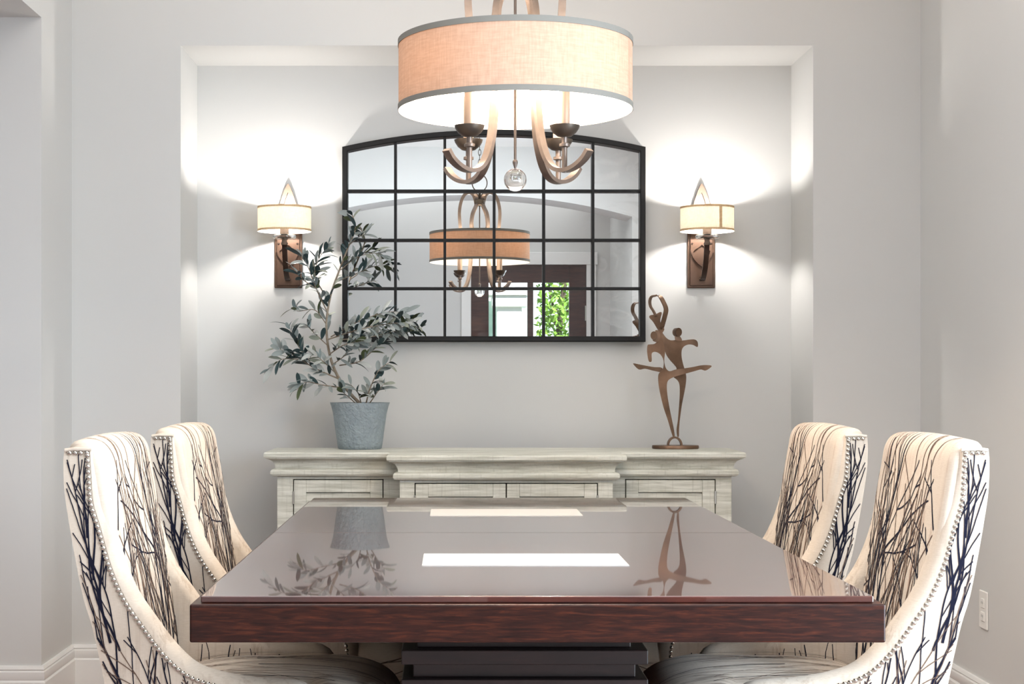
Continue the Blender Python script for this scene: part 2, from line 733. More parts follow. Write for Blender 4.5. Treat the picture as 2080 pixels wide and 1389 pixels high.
# entry door with two tall lights, casing, handle
ent = MB()
g = [(993, 1072), (1084, 1157)]
gx = [((a - 920) * 14.5 / F, (b - 920) * 14.5 / F) for a, b in g]
gz0, gz1 = .55, EYE + (764 - 573) * 14.5 / F
y0, y1 = YD - .06, YD - .012
ent.bbox(DX0, gx[0][0], y0, y1, .01, DZ, .003)
ent.bbox(gx[1][1], DX1, y0, y1, .01, DZ, .003)
ent.bbox(gx[0][1], gx[1][0], y0, y1, gz0, gz1, .003)
ent.bbox(gx[0][0], gx[1][1], y0, y1, gz1, DZ, .003)
ent.bbox(gx[0][0], gx[1][1], y0, y1, .01, gz0, .003)
door = structure(ent.build('door_1', M_ENTRY))
for a, b in gx:
    q = MB()
    q.box(a, b, YD - .038, YD - .034, gz0, gz1)
    q.build('pane', M_PANE, door, smooth=0)
q = MB()
q.bbox(DX1 - .012, DX1 + .004, YD - .014, YD + .006, 1.62, 1.76, .002)
q.build('hinge', M_HINGE, door)
cas = MB()
cw = .09
cas.bbox(DX0 - cw, DX0, YD, YD + .022, 0, DZ + cw, .004)
cas.bbox(DX1, DX1 + cw, YD, YD + .022, 0, DZ + cw, .004)
cas.bbox(DX0 - cw - .012, DX1 + cw + .012, YD, YD + .03, DZ, DZ + .115, .004)
structure(cas.build('trim_1', M_TRIM))


# baseboards: profile swept along the walls
BASEP = [(0, 0), (.016, 0), (.016, .088), (.011, .094), (.014, .100), (.013, .122), (.008, .126), (.012, .131), (.008, .142), (0, .142)]


def baseboard(name, pts):
    """pts: plan points, room on the left of the direction of travel"""
    mb = MB()
    P = [Vector((a, b)) for a, b in pts]
    rows = []
    for i, p in enumerate(P):
        d0 = (P[i] - P[i - 1]).normalized() if i else None
        d1 = (P[i + 1] - P[i]).normalized() if i < len(P) - 1 else None
        if d0 is None:
            d0 = d1
        if d1 is None:
            d1 = d0
        n0, n1 = Vector((-d0.y, d0.x)), Vector((-d1.y, d1.x))
        bis = n0 + n1
        bis = bis / bis.length_squared * 2
        rows.append([(p.x + bis.x * o, p.y + bis.y * o, z) for o, z in BASEP])
    mb.strip(rows, close_u=True)
    n = len(BASEP)
    mb.f.append(tuple(range(n)))
    mb.m.append(0)
    mb.f.append(tuple(range(len(mb.v) - n, len(mb.v))))
    mb.m.append(0)
    return structure(mb.build(name, M_TRIM, smooth=30))


baseboard('baseboard_left', [(NX0, YN - .02), (NX0, YB), (XL, YB), (XL, OY1), (XL - .42, OY1)])
baseboard('baseboard_right', [(XR, YA), (XR, YB), (NX1, YB), (NX1, YN - .02)])
baseboard('baseboard_front', [(XL, OY0), (XL, YA), (AX0, YA)])

# ------------------------------------------------------------------ dining table
TX, TY0, TY1 = .138, 2.58, 4.67
TZ = .748
tb = thing('dining_table', 'long glossy dark mahogany dining table on a stepped pedestal', 'table', (TX, (TY0 + TY1) / 2, 0))
yc = (TY1 - TY0) / 2
for a, b in ((-yc, -.0008), (.0008, yc)):
    q = MB()
    q.bbox(-.551, .551, a, b, TZ - .011, TZ, .0018)
    q.build('tabletop_leaf', M_TOP, tb)
q = MB()
q.bbox(-.567, .567, -yc - .015, yc + .015, TZ - .074, TZ - .0115, .003)
q.build('table_slab', M_APRON, tb)
for s in (-1, 1):
    q = MB()
    q.bbox(-.197, .197, s * .535 - .10, s * .535 + .10, TZ - .0005, TZ + .0012, .0004)
    tag(q.build('inlay_panel', M_INLAY, tb), 'flat white rectangular panel set in the dark tabletop')
pw, pd = .237, .60
lay = [('pedestal_neck', .030, .582, .675), ('pedestal_slab', 0, .554, .582), ('pedestal_neck', .022, .526, .554),
       ('pedestal_slab', 0, .498, .526), ('pedestal_neck', .03, .13, .498), ('pedestal_slab', -.03, .08, .13), ('pedestal_foot', -.07, 0, .08)]
for nm, ins, z0, z1 in lay:
    q = MB()
    q.bbox(-pw + ins, pw - ins, -pd + ins, pd - ins, z0, z1, .002)
    q.build(nm, M_PED, tb)


# ------------------------------------------------------------------ chairs
CW = .49      # width of a chair (local y), x grows from the back towards the table
BACKC = [(0.002, .968), (0.000, .944), (.002, .889), (.010, .833), (.023, .759), (.038, .685), (.055, .629), (.079, .522), (.100, .42), (.115, .29)]
FRONTC = [(.051, .968), (.054, .915), (.058, .866), (.073, .8146), (.093, .744), (.119, .685), (.153, .6345), (.193, .581), (.238, .540),
          (.29, .520), (.36, .508), (.43, .503), (.457, .494), (.468, .470), (.470, .42), (.470, .36), (.470, .29)]
front = spline([(a, b) for a, b in FRONTC], 6)
backc = spline([(a, b) for a, b in BACKC], 6)


def along(c, f):
    """point of a polyline at length fraction f"""
    L = [0]
    for a, b in zip(c, c[1:]):
        L.append(L[-1] + (b - a).length)
    t = f * L[-1]
    for i in range(len(c) - 1):
        if L[i + 1] >= t - 1e-12:
            k = (t - L[i]) / max(1e-9, L[i + 1] - L[i])
            return c[i].lerp(c[i + 1], k)
    return c[-1]


def inside_panel(x, z):
    if z > .962 or z < .30:
        return False
    xb = interp(sorted((b, a) for a, b in BACKC), z) + .004
    # front edge at that height: the smallest x of the front curve at z
    xf = None
    for a, b in zip(front, front[1:]):
        if (a.y - z) * (b.y - z) <= 0 and abs(a.y - b.y) > 1e-9:
            q = a.x + (b.x - a.x) * (z - a.y) / (b.y - a.y)
            xf = q if xf is None else min(xf, q)
    if xf is None:
        return False
    return xb < x < xf - .008


def twigs(rng, x, y, ang, L, wid, depth, ok, out, curve=0.0, bend=None, spread=1.0):
    """grow a twig in 2-D: out gets (points, widths)"""
    st = .009
    pts, wd = [(x, y)], [wid]
    n = max(3, int(L / st))
    c = curve
    for i in range(n):
        c += rng.uniform(-.02, .02)
        c = max(-.03, min(.03, c))
        ang += c * .6 + rng.uniform(-.06, .06) * spread
        if bend:
            ang += bend(x, y)
        x += math.cos(ang) * st
        y += math.sin(ang) * st
        if not ok(x, y):
            break
        f = 1 - (i + 1) / n
        pts.append((x, y))
        wd.append(max(.0016 * spread, wid * (.3 + .7 * f)))
        if depth > 0 and i > 2 and rng.random() < (.13 if depth > 1 else .08):
            s = rng.choice((-1, 1))
            twigs(rng, x, y, ang + s * rng.uniform(.18, .42) * spread, L * (1 - i / n) * rng.uniform(.45, .95), max(.0016 * spread, wid * f * .62 + .0004), depth - 1, ok, out,
                  -s * rng.uniform(0, .03), bend, spread)
    if len(pts) > 2:
        out.append((pts, wd))


def ribbons(mb, paths, S, mi, off=.0009):
    """map 2-D twigs onto a surface S(u, v) -> (point, normal) as thin printed ribbons"""
    for pts, wd in paths:
        v = []
        n = len(pts)
        for i, (x, y) in enumerate(pts):
            x0, y0 = pts[max(0, i - 1)]
            x1, y1 = pts[min(n - 1, i + 1)]
            dx, dy = x1 - x0, y1 - y0
            l = math.hypot(dx, dy) or 1
            ex, ey = -dy / l * wd[i] / 2, dx / l * wd[i] / 2
            for s in (-1, 1):
                p, nn = S(x + s * ex, y + s * ey)
                v.append(p + nn * off)
        f = [(2 * i, 2 * i + 1, 2 * i + 3, 2 * i + 2) for i in range(n - 1)]
        mb.add(v, f, mi)


# inside of the back: a profile over the top roll
BPROF = [(.150, .40), (.147, .47), (.138, .56), (.127, .64), (.117, .70), (.106, .76), (.095, .82), (.085, .88), (.077, .925), (.071, .955),
         (.058, .976), (.036, .985), (.014, .981), (.004, .966)]
bprof = resample(spline(BPROF, 8), .008)
BREAR = [Vector((.006, .944)), Vector((.008, .889)), Vector((.016, .833)), Vector((.029, .759)), Vector((.044, .685)), Vector((.061, .629)), Vector((.085, .522)), Vector((.106, .42)), Vector((.120, .30))]
BL = (len(bprof) - 1) * .008


def S_back(u, t):
    """u across (0..CW), t length up the inside of the back"""
    i = max(0, min(len(bprof) - 2, int(t / .008)))
    k = t / .008 - i
    p = bprof[i].lerp(bprof[i + 1], k)
    a = bprof[max(0, i - 1)]
    b = bprof[min(len(bprof) - 1, i + 2)]
    d = (b - a).normalized()
    n = Vector((d.y, 0, -d.x))          # outwards (towards the sitter, then up)
    if n.x < 0 and i < len(bprof) * .6:
        n = -n
    e = min(u - .006, CW - .006 - u)
    r = .022
    puff = .006 * math.sin(PI * max(0, min(1, u / CW)))
    drop = 0
    if e < r:
        drop = r - math.sqrt(max(0, r * r - (r - max(0, e)) ** 2))
    P = Vector((p.x, u, p.y)) + n * (puff - drop * .8)
    return P, n


def make_backrest():
    mb = MB()
    us = [.006, .0075, .011, .016, .022, .028] + [.028 + (CW - .056) * k / 14 for k in range(1, 14)] + [CW - q for q in (.028, .022, .016, .011, .0075, .006)]
    rows = []
    for i in range(len(bprof)):
        rows.append([S_back(u, i * .008)[0] for u in us])
    for p in BREAR:
        rows.append([Vector((p.x, u, p.y)) for u in us])
    mb.strip(rows)
    n = len(us)
    # closing sides
    for j in (0, n - 1):
        mb.f.append(tuple(i * n + j for i in range(len(rows))))
        mb.m.append(0)
    rng = random.Random(11)

    def ok(u, t):
        return .03 < u < CW - .012 and .02 < t < BL - .03
    dark, thin = [], []
    for u0, ang, L, wd, dep in ((.36, 1.66, .66, .012, 1), (.42, 1.72, .64, .011, 2), (.455, 1.78, .60, .010, 1), (.30, 1.60, .58, .009, 1), (.24, 1.72, .50, .008, 1),
                                (.38, 1.86, .60, .009, 2), (.17, 1.60, .44, .007, 1), (.10, 1.66, .60, .007, 1), (.07, 1.45, .40, .006, 0)):
        twigs(rng, u0, .03, ang, L, wd, dep, ok, dark, 0, None, 1.9)
    for k in range(26):
        twigs(rng, rng.uniform(.05, CW - .05), rng.uniform(.03, .3), rng.uniform(1.35, 1.8), rng.uniform(.3, .6), .0042, 0, ok, thin, 0, None, 1.8)
    for k in range(10):       # short twigs that run over the padded edge
        s = rng.choice((0, 0, 1))
        twigs(rng, .03 if s == 0 else CW - .03, rng.uniform(.06, .45), (.95 if s == 0 else PI - .95) + rng.uniform(-.35, .35), rng.uniform(.08, .2), .0055, 1, ok, dark, 0, None, 1.8)
    ribbons(mb, dark, S_back, 1)
    ribbons(mb, thin, S_back, 2)
    return mb


RING = [(0.0, 0.0), (.003, .008), (.010, .015), (.020, .020), (.031, .022), (.042, .020), (.052, .015), (.059, .008), (.062, 0.0)]


def make_side(side):
    """side 0: outer face at y = 0, side 1: outer face at y = CW"""
    mb = MB()

    def Y(y):
        return y if side == 0 else CW - y
    N = 84
    fr = [along(front, k / N) for k in range(N + 1)]
    bk = [along(backc, k / N) for k in range(N + 1)]
    poly = list(fr) + list(reversed(bk))
    V, T = fill_outline(poly)
    mb.add([(p.x, Y(.0004), p.y) for p in V], T)
    rows = []
    for i, p in enumerate(fr):
        d = (fr[min(N, i + 1)] - fr[max(0, i - 1)]).normalized()
        n = Vector((-d.y, d.x))       # forwards / up
        if n.x < -.01 and n.y < .1:
            n = -n
        if n.y < 0 and abs(n.x) < .7:
            n = -n
        k_ = max(.25, min(1, (.975 - p.y) / .10))
        rows.append([Vector((p.x + n.x * o * k_, Y(y), p.y + n.y * o * k_)) for y, o in RING])
    mb.strip(rows)
    mb.add([(p.x, Y(.062), p.y) for p in V], T)
    rows = [[Vector((b.x, Y(.0004), b.y)), Vector((b.x, Y(.062), b.y))] for b in bk]
    mb.strip(rows)
    rng = random.Random(5 if side == 0 else 8)
    dark, thin = [], []

    def ok(x, z):
        return inside_panel(x, z)

    def bend(x, z):
        return 0

    # reeds that rise along the back edge of the panel
    for x0, z0, ang, L, wd, dep, cv in ((.150, .31, 1.90, .62, .0040, 2, -.010), (.130, .31, 1.82, .7, .0030, 1, -.004), (.195, .31, 1.86, .46, .0034, 2, .0),
                                        (.25, .31, 1.96, .40, .0030, 1, -.01), (.31, .31, 1.85, .25, .0026, 2, .0), (.37, .31, 1.70, .2, .0022, 1, .0), (.43, .31, 1.62, .16, .002, 1, 0),
                                        (.12, .46, 1.82, .42, .0036, 2, 0), (.16, .44, 1.62, .3, .0026, 1, 0), (.090, .60, 1.76, .38, .0036, 2, 0), (.108, .585, 1.84, .40, .0030, 1, 0),
                                        (.074, .66, 1.72, .32, .0030, 1, 0), (.058, .72, 1.68, .25, .0030, 1, 0), (.046, .80, 1.60, .16, .0024, 1, 0)):
        twigs(rng, x0, z0, ang, L, wd * 1.5, dep, ok, dark, cv, None, 1.25)
    for k in range(5):
        twigs(rng, rng.uniform(.10, .36), rng.uniform(.31, .42), rng.uniform(1.7, 2.0), rng.uniform(.15, .5), .0013, 1, ok, thin, -.004)

    def S_side(x, z):
        return Vector((x, Y(0), z)), Vector((0, -1 if side == 0 else 1, 0))
    ribbons(mb, dark, S_side, 1)
    ribbons(mb, thin, S_side, 2)

    # inner face of the arm
    def ok2(x, z):
        return inside_panel(x, z) and x > .15
    d2 = []
    for k in range(13):
        x0 = .17 + .285 * k / 12
        twigs(rng, x0 + rng.uniform(-.008, .008), .40, rng.uniform(1.3, 1.85), rng.uniform(.1, .18), rng.uniform(.004, .006), 1, ok2, d2)

    def S_in(x, z):
        return Vector((x, Y(.062), z)), Vector((0, 1 if side == 0 else -1, 0))
    ribbons(mb, d2, S_in, 1)
    return mb


def S_seat(x, y):
    """top of the seat cushion"""
    x0, x1 = .13, .640
    a = abs((x - (x0 + x1) / 2) / ((x1 - x0) / 2))
    b = abs((y - CW / 2) / (CW / 2))
    a, b = min(1, a), min(1, b)
    z = .425 + .097 * ((1 - a ** 3.2) * (1 - b ** 3.4)) ** .42
    return Vector((x, y, z)), Vector((0, 0, 1))


def make_seat():
    mb = MB()
    nx, ny = 40, 32
    x0, x1 = .13, .640

    def wy(x):
        """T cushion: narrow between the arms, full width in front of them"""
        return .064 if x < .468 else .064 - .060 * min(1, (x - .468) / .03)
    rows = []
    for i in range(nx + 1):
        t = -math.cos(PI * i / nx)
        x = (x0 + x1) / 2 + (x1 - x0) / 2 * t
        row = []
        for j in range(ny + 1):
            s = -math.cos(PI * j / ny)
            y = CW / 2 + s * (CW / 2 - wy(x))
            # a bowed front
            xx = x - (.035 * (abs(s) ** 2.5) * max(0, (x - .45) / .19) if x > .45 else 0)
            row.append(Vector((xx, y, S_seat(x, CW / 2 + s * CW / 2)[0].z)))
        rows.append(row)
    mb.strip(rows)
    # boxing under the cushion
    edge = [r[0] for r in rows] + rows[-1][1:] + [r[-1] for r in reversed(rows[:-1])] + list(reversed(rows[0][1:-1]))
    low = [Vector((p.x, p.y, .30)) for p in edge]
    mb.strip([edge, low], close_u=True)
    rng = random.Random(21)
    d, th = [], []

    def ok(x, y):
        return .15 < x < .615 and .085 < y < CW - .085
    for k in range(16):
        twigs(rng, .16, .09 + (CW - .18) * k / 15, rng.uniform(-.05, .05), rng.uniform(.3, .45), .0034, 0, ok, th)
    for k in range(5):
        twigs(rng, rng.uniform(.2, .35), rng.uniform(.1, CW - .1), rng.uniform(-.15, .15), .28, .005, 0, ok, d)

    def S(x, y):
        e = .004
        p = S_seat(x, y)[0]
        pu = S_seat(x + e, y)[0] - p
        pv = S_seat(x, y + e)[0] - p
        n = pu.cross(pv).normalized()
        return p, n
    ribbons(mb, d, S, 1, .0016)
    ribbons(mb, th, S, 2, .0016)

    # twigs lying along the boxing on both sides
    for yy, sg in ((.0045, -1), (CW - .0045, 1)):
        db = []
        for k in range(5):
            twigs(rng, .50, .33 + .022 * k, rng.uniform(.0, .35), .13, .0022, 1, lambda x, z: .50 < x < .60 and .31 < z < .45, db)

        def S_b(x, z):
            return Vector((x, yy, z)), Vector((0, sg, 0))
        ribbons(mb, db, S_b, 2, .001)
    return mb


def make_nail():
    mb = MB()
    r = .0049
    mb.lathe([(r, 0), (r * .92, .0016), (r * .68, .0030), (r * .32, .0038)], 12, cap0=False)
    return mb.mesh('nailhead', M_NAIL, 60)


ME_NAIL = make_nail()


def make_chair():
    t = thing('dining_chair', '', 'chair')
    parts = []
    parts.append(make_backrest().build('backrest', [M_FAB, M_TWIG, M_TWIG2], t, 50))
    for s in (0, 1):
        sp = make_side(s).build('side_panel', [M_FABSIDE, M_TWIG, M_TWIG2], t, 50)
        parts.append(sp)
    parts.append(make_seat().build('seat', [M_FABSEAT, M_TWIG, M_TWIG2], t, 50))
    q = MB()
    q.bbox(.125, .585, .02, CW - .02, .255, .315, .008)
    parts.append(q.build('seat_frame', M_FABSIDE, t))
    for s in (0, 1):
        # cord round the top of the side panel
        yy = .0 if s == 0 else CW
        q = MB()
        q.tube([(.003, yy, .967), (.02, yy, .9695), (.054, yy, .9685)], .0035, 8)
        parts.append(q.build('welt', M_FAB, t))
        curve = resample([Vector((p.x - .006, p.y)) for p in front if p.y > .30], .0106)
        top = [Vector((x, .962)) for x in (.012, .0225, .033)]
        for p in top + curve:
            o = inst('nailhead', ME_NAIL, t, (p.x, yy, min(p.y, .962)), (PI / 2 if s == 0 else -PI / 2, 0, 0))
            parts.append(o)
    for x, y in ((.15, .035), (.15, CW - .035), (.55, .035), (.55, CW - .035)):
        q = MB()
        q.sweep([(x - (.03 if x < .3 else 0), y, 0), (x, y, .26)], [(-.021, -.021), (.021, -.021), (.021, .021), (-.021, .021)], (0, 1, 0), scale=[.62, 1])
        parts.append(q.build('leg', M_LEGWOOD, t, 0))
    return t, parts


chair0, chair_parts = make_chair()


def place_chair(x, y, rz, label, first=False, flip=False):
    if first:
        c = chair0
    else:
        c = chair0.copy()
        COL.objects.link(c)
        for p in chair_parts:
            q = p.copy()
            COL.objects.link(q)
            q.parent = c
    c.location = (x, y, 0)
    c.rotation_euler = (0, 0, rz)
    c.scale = (1, -1 if flip else 1, 1)
    tag(c, label, 'chair', 'upholstered dining chairs around the table')
    return c


place_chair(-.742, 3.00, 0, 'twig-print upholstered chair at the near left of the table', True)
place_chair(-.712, 3.71, math.radians(-1.2), 'twig-print upholstered chair at the far left of the table, below the potted plant')
place_chair(1.022, 3.00, PI, 'twig-print upholstered chair at the near right of the table, in front of the wall outlet', flip=True)
place_chair(.972, 3.69, PI + math.radians(1.2), 'twig-print upholstered chair at the far right of the table, below the bronze sculpture', flip=True)

# ------------------------------------------------------------------ sideboard
sb = thing('sideboard', 'long weathered grey-green breakfront sideboard standing in the wall niche', 'sideboard', (.1805, 5.53, 0))
# local: x along, y = 0 is the face of the side bays, -y towards the camera
BX, CXH, YC_, YBK = .7975, .3605, -.20, .31
plan = [(-BX, YBK), (-BX, 0), (-CXH, 0), (-CXH, YC_), (CXH, YC_), (CXH, 0), (BX, 0), (BX, YBK)]


def offset_plan(o):
    return [(-BX - o, YBK), (-BX - o, -o), (-CXH - o, -o), (-CXH - o, YC_ - o), (CXH + o, YC_ - o), (CXH + o, -o), (BX + o, -o), (BX + o, YBK)]


TOPZ = .843
prof = [(.000, .748), (.010, .748), (.018, .751), (.022, .757), (.022, .766), (.018, .772), (.010, .775), (.006, .776), (.006, .781), (.009, .792),
        (.016, .802), (.026, .808), (.036, .811), (.036, .8135), (.041, .8145), (.043, .818), (.043, .829), (.040, .833), (.036, .834)]
q = MB()
rows = [[(a, b, z + .009) for a, b in offset_plan(o)] for o, z in prof]
q.strip(rows)
q.f.append(tuple(range(len(q.v) - 8, len(q.v))))
q.m.append(0)
q.f.append(tuple(range(8)))
q.m.append(0)
n8 = 8
q.f.append(tuple(i * n8 for i in range(len(rows))))
q.m.append(0)
q.f.append(tuple(i * n8 + 7 for i in range(len(rows))))
q.m.append(0)
q.build('cornice_top', M_CAB, sb, 25)
# carcass set back behind the face frames, with a plinth
q = MB()
q.box(-BX + .01, BX - .01, .022, YBK, .08, .757)
q.box(-CXH + .01, CXH - .01, YC_ + .022, .022, .08, .757)
q.build('carcass', M_DARKGAP, sb, 0)
q = MB()
q.bbox(-BX, -BX + .02, .0222, YBK, .08, .757, .002)
q.bbox(BX - .02, BX, .0222, YBK, .08, .757, .002)
q.bbox(-CXH, -CXH + .02, YC_ + .0222, -.0002, .08, .757, .002)
q.bbox(CXH - .02, CXH, YC_ + .0222, -.0002, .08, .757, .002)
q.build('side_panel', M_CAB, sb)
q = MB()
pl = [(-BX - .012, YBK), (-BX - .012, -.012), (-CXH - .012, -.012), (-CXH - .012, YC_ - .012), (CXH + .012, YC_ - .012), (CXH + .012, -.012), (BX + .012, -.012), (BX + .012, YBK)]
q.strip([[(a, b, 0) for a, b in pl], [(a, b, .075) for a, b in pl], [(a * .992, b + .006, .085) for a, b in pl]])
q.build('plinth', M_CAB, sb, 25)
q = MB()
doors = [(-.7385, -.4275, 0, -1), (-.307, -.0020, YC_, -1), (.0020, .307, YC_, 1), (.4275, .7385, 0, 1)]
zt, zb = .747, .13


def frame_bay(x0, x1, y, holes):
    xs = [x0] + [v for h in holes for v in h] + [x1]
    q.bbox(x0, x1, y, y + .022, zt, .758, .0015)
    q.bbox(x0, x1, y, y + .022, .08, zb, .0015)
    for a, b in zip(xs[::2], xs[1::2]):
        if b - a > .006:
            q.bbox(a, b, y, y + .022, zb, zt, .0015)


gap = .0034
frame_bay(-BX, -CXH - .001, 0, [(-.7385 - gap, -.4275 + gap)])
frame_bay(CXH + .001, BX, 0, [(.4275 - gap, .7385 + gap)])
frame_bay(-CXH, CXH, YC_, [(-.307 - gap, .307 + gap)])
q.build('face_frame', M_CAB, sb)
for x0, x1, y, sd_ in doors:
    d = MB()
    st = .043
    z1, z0 = zt - gap, zb + gap
    d.bbox(x0, x0 + st, y - .001, y + .02, z0, z1, .0018)
    d.bbox(x1 - st, x1, y - .001, y + .02, z0, z1, .0018)
    d.bbox(x0 + st, x1 - st, y - .0005, y + .02, z1 - st, z1, .0018)
    d.bbox(x0 + st, x1 - st, y - .0005, y + .02, z0, z0 + st, .0018)
    dd = d.build('door', M_CAB, sb)
    p = MB()
    p.bbox(x0 + st - .0008, x1 - st + .0008, y + .009, y + .016, z0 + st, z1 - st - .0022, .001)
    p.build('panel', M_CAB, dd)
    for hz in (.680, .22):
        h = MB()
        hx = x0 - gap * .5 if sd_ < 0 else x1 + gap * .5
        h.lathe([(.004, 0), (.004, .045)], 10, (hx, y - .002, hz - .02))
        h.build('hinge', M_HINGE, dd)
    kx = (x1 - .02) if sd_ < 0 else (x0 + .02)
    k = MB()
    prof_k = [(.005, 0), (.005, .012), (.012, .016), (.014, .022), (.010, .028), (.003, .030)]
    k.lathe(prof_k, 16)
    ko = k.build('knob', M_DKBRONZE, dd)
    ko.location = (kx, y - .001, .50)
    ko.rotation_euler = (PI / 2, 0, 0)

# ------------------------------------------------------------------ mirror
MY = 6.0
MX0, MX1 = (695 - 920) * MY / F, (1311.5 - 920) * MY / F
MZ0, MZS, MZA = EYE + 70 * MY / F, EYE + 466 * MY / F, EYE + 500.5 * MY / F
mir = thing('wall_mirror', 'large black-framed arched windowpane mirror hanging in the wall niche', 'mirror', ((MX0 + MX1) / 2, YN, 0))
W2 = (MX1 - MX0) / 2
RISE = MZA - MZS
RM = (W2 * W2 + RISE * RISE) / (2 * RISE)


def arcz(x, d=0):
    return MZA - RM + math.sqrt((RM - d) ** 2 - x * x)


FB, FD0, FD1 = .021, -.052, -.012     # bar width and depth range (y, local, wall at 0)
q = MB()
n = 40
outer = [(-W2, MZ0), (W2, MZ0)] + [(W2 - 2 * W2 * k / n, arcz(W2 - 2 * W2 * k / n)) for k in range(n + 1)]
wi = W2 - FB
inner = [(-wi, MZ0 + FB), (wi, MZ0 + FB)] + [(wi - 2 * wi * k / n, arcz(wi - 2 * wi * k / n, FB)) for k in range(n + 1)]
rows = []
for (a, b), (c, d_) in zip(outer + outer[:1], inner + inner[:1]):
    rows.append([(a, 0, b), (a, FD0 + .003, b), (a + (c - a) * .15, FD0, b + (d_ - b) * .15), (c + (a - c) * .15, FD0, d_ + (b - d_) * .15), (c, FD0 + .003, d_), (c, 0, d_)])
q.strip(rows)
q.build('frame', M_BLACK, mir, 30)
q = MB()
q.v = [(a, -.003, b) for a, b in outer]
q.f = [tuple(range(len(outer)))]
q.m = [0]
q.build('backing_board', M_BLACK, mir, 0)
vx = [(p - 920) * MY / F - (MX0 + MX1) / 2 for p in (803, 903.5, 1004, 1105, 1205)]
hz = [EYE + (764 - p) * MY / F for p in (585.5, 487, 387)]
MBW = .0052
for x in vx:
    q = MB()
    q.bbox(x - MBW, x + MBW, -.046, -.018, MZ0 + FB - .003, arcz(x, FB) + .004, .0012)
    q.build('muntin', M_BLACK, mir)
for z in hz:
    q = MB()
    q.bbox(-wi - .003, wi + .003, -.0445, -.0185, z - MBW, z + MBW, .0012)
    q.build('muntin', M_BLACK, mir)
xs = [-wi] + vx + [wi]
zs = [MZ0 + FB] + hz + [None]
for i in range(6):
    for j in range(4):
        x0, x1 = xs[i], xs[i + 1]
        z0 = zs[j]
        q = MB()
        if j < 3:
            pts = [(x0, z0), (x1, z0), (x1, zs[j + 1]), (x0, zs[j + 1])]
        else:
            pts = [(x0, z0), (x1, z0)] + [(x1 + (x0 - x1) * k / 6, arcz(x1 + (x0 - x1) * k / 6, FB)) for k in range(7)]
        m_ = len(pts)
        q.v = [(a, -.022, b) for a, b in pts] + [(a, -.017, b) for a, b in pts]
        q.f = [tuple(range(m_)), tuple(range(2 * m_ - 1, m_ - 1, -1))] + [(k, (k + 1) % m_, m_ + (k + 1) % m_, m_ + k) for k in range(m_)]
        q.m = [0] * len(q.f)
        q.build('mirror_pane', M_MIRROR, mir, 0)


# ------------------------------------------------------------------ wall sconces
def point(name, loc, power, r, col, parent):
    d = bpy.data.lights.new(name, 'POINT')
    d.energy = power
    d.shadow_soft_size = r
    d.color = col
    o = bpy.data.objects.new(name, d)
    COL.objects.link(o)
    o.location = loc
    o.parent = parent
    return o


def drum(mb, r, z0, z1, n=64, th=.0012, mi=0):
    """a thin cylinder wall with thickness; outer face outside, inner face inside"""
    rows = []
    for z in (z0, z1):
        rows.append([(r * math.cos(2 * PI * k / n), r * math.sin(2 * PI * k / n), z) for k in range(n)])
    mb.strip(rows, close_u=True, mi=mi)
    return mb


def almond(t, half, zt_, zb_, sh):
    """pointed oval: t 0..1 from the top tip down one side"""
    z = zt_ + (zb_ - zt_) * t
    return half * math.sin(PI * t ** sh) ** .82, z


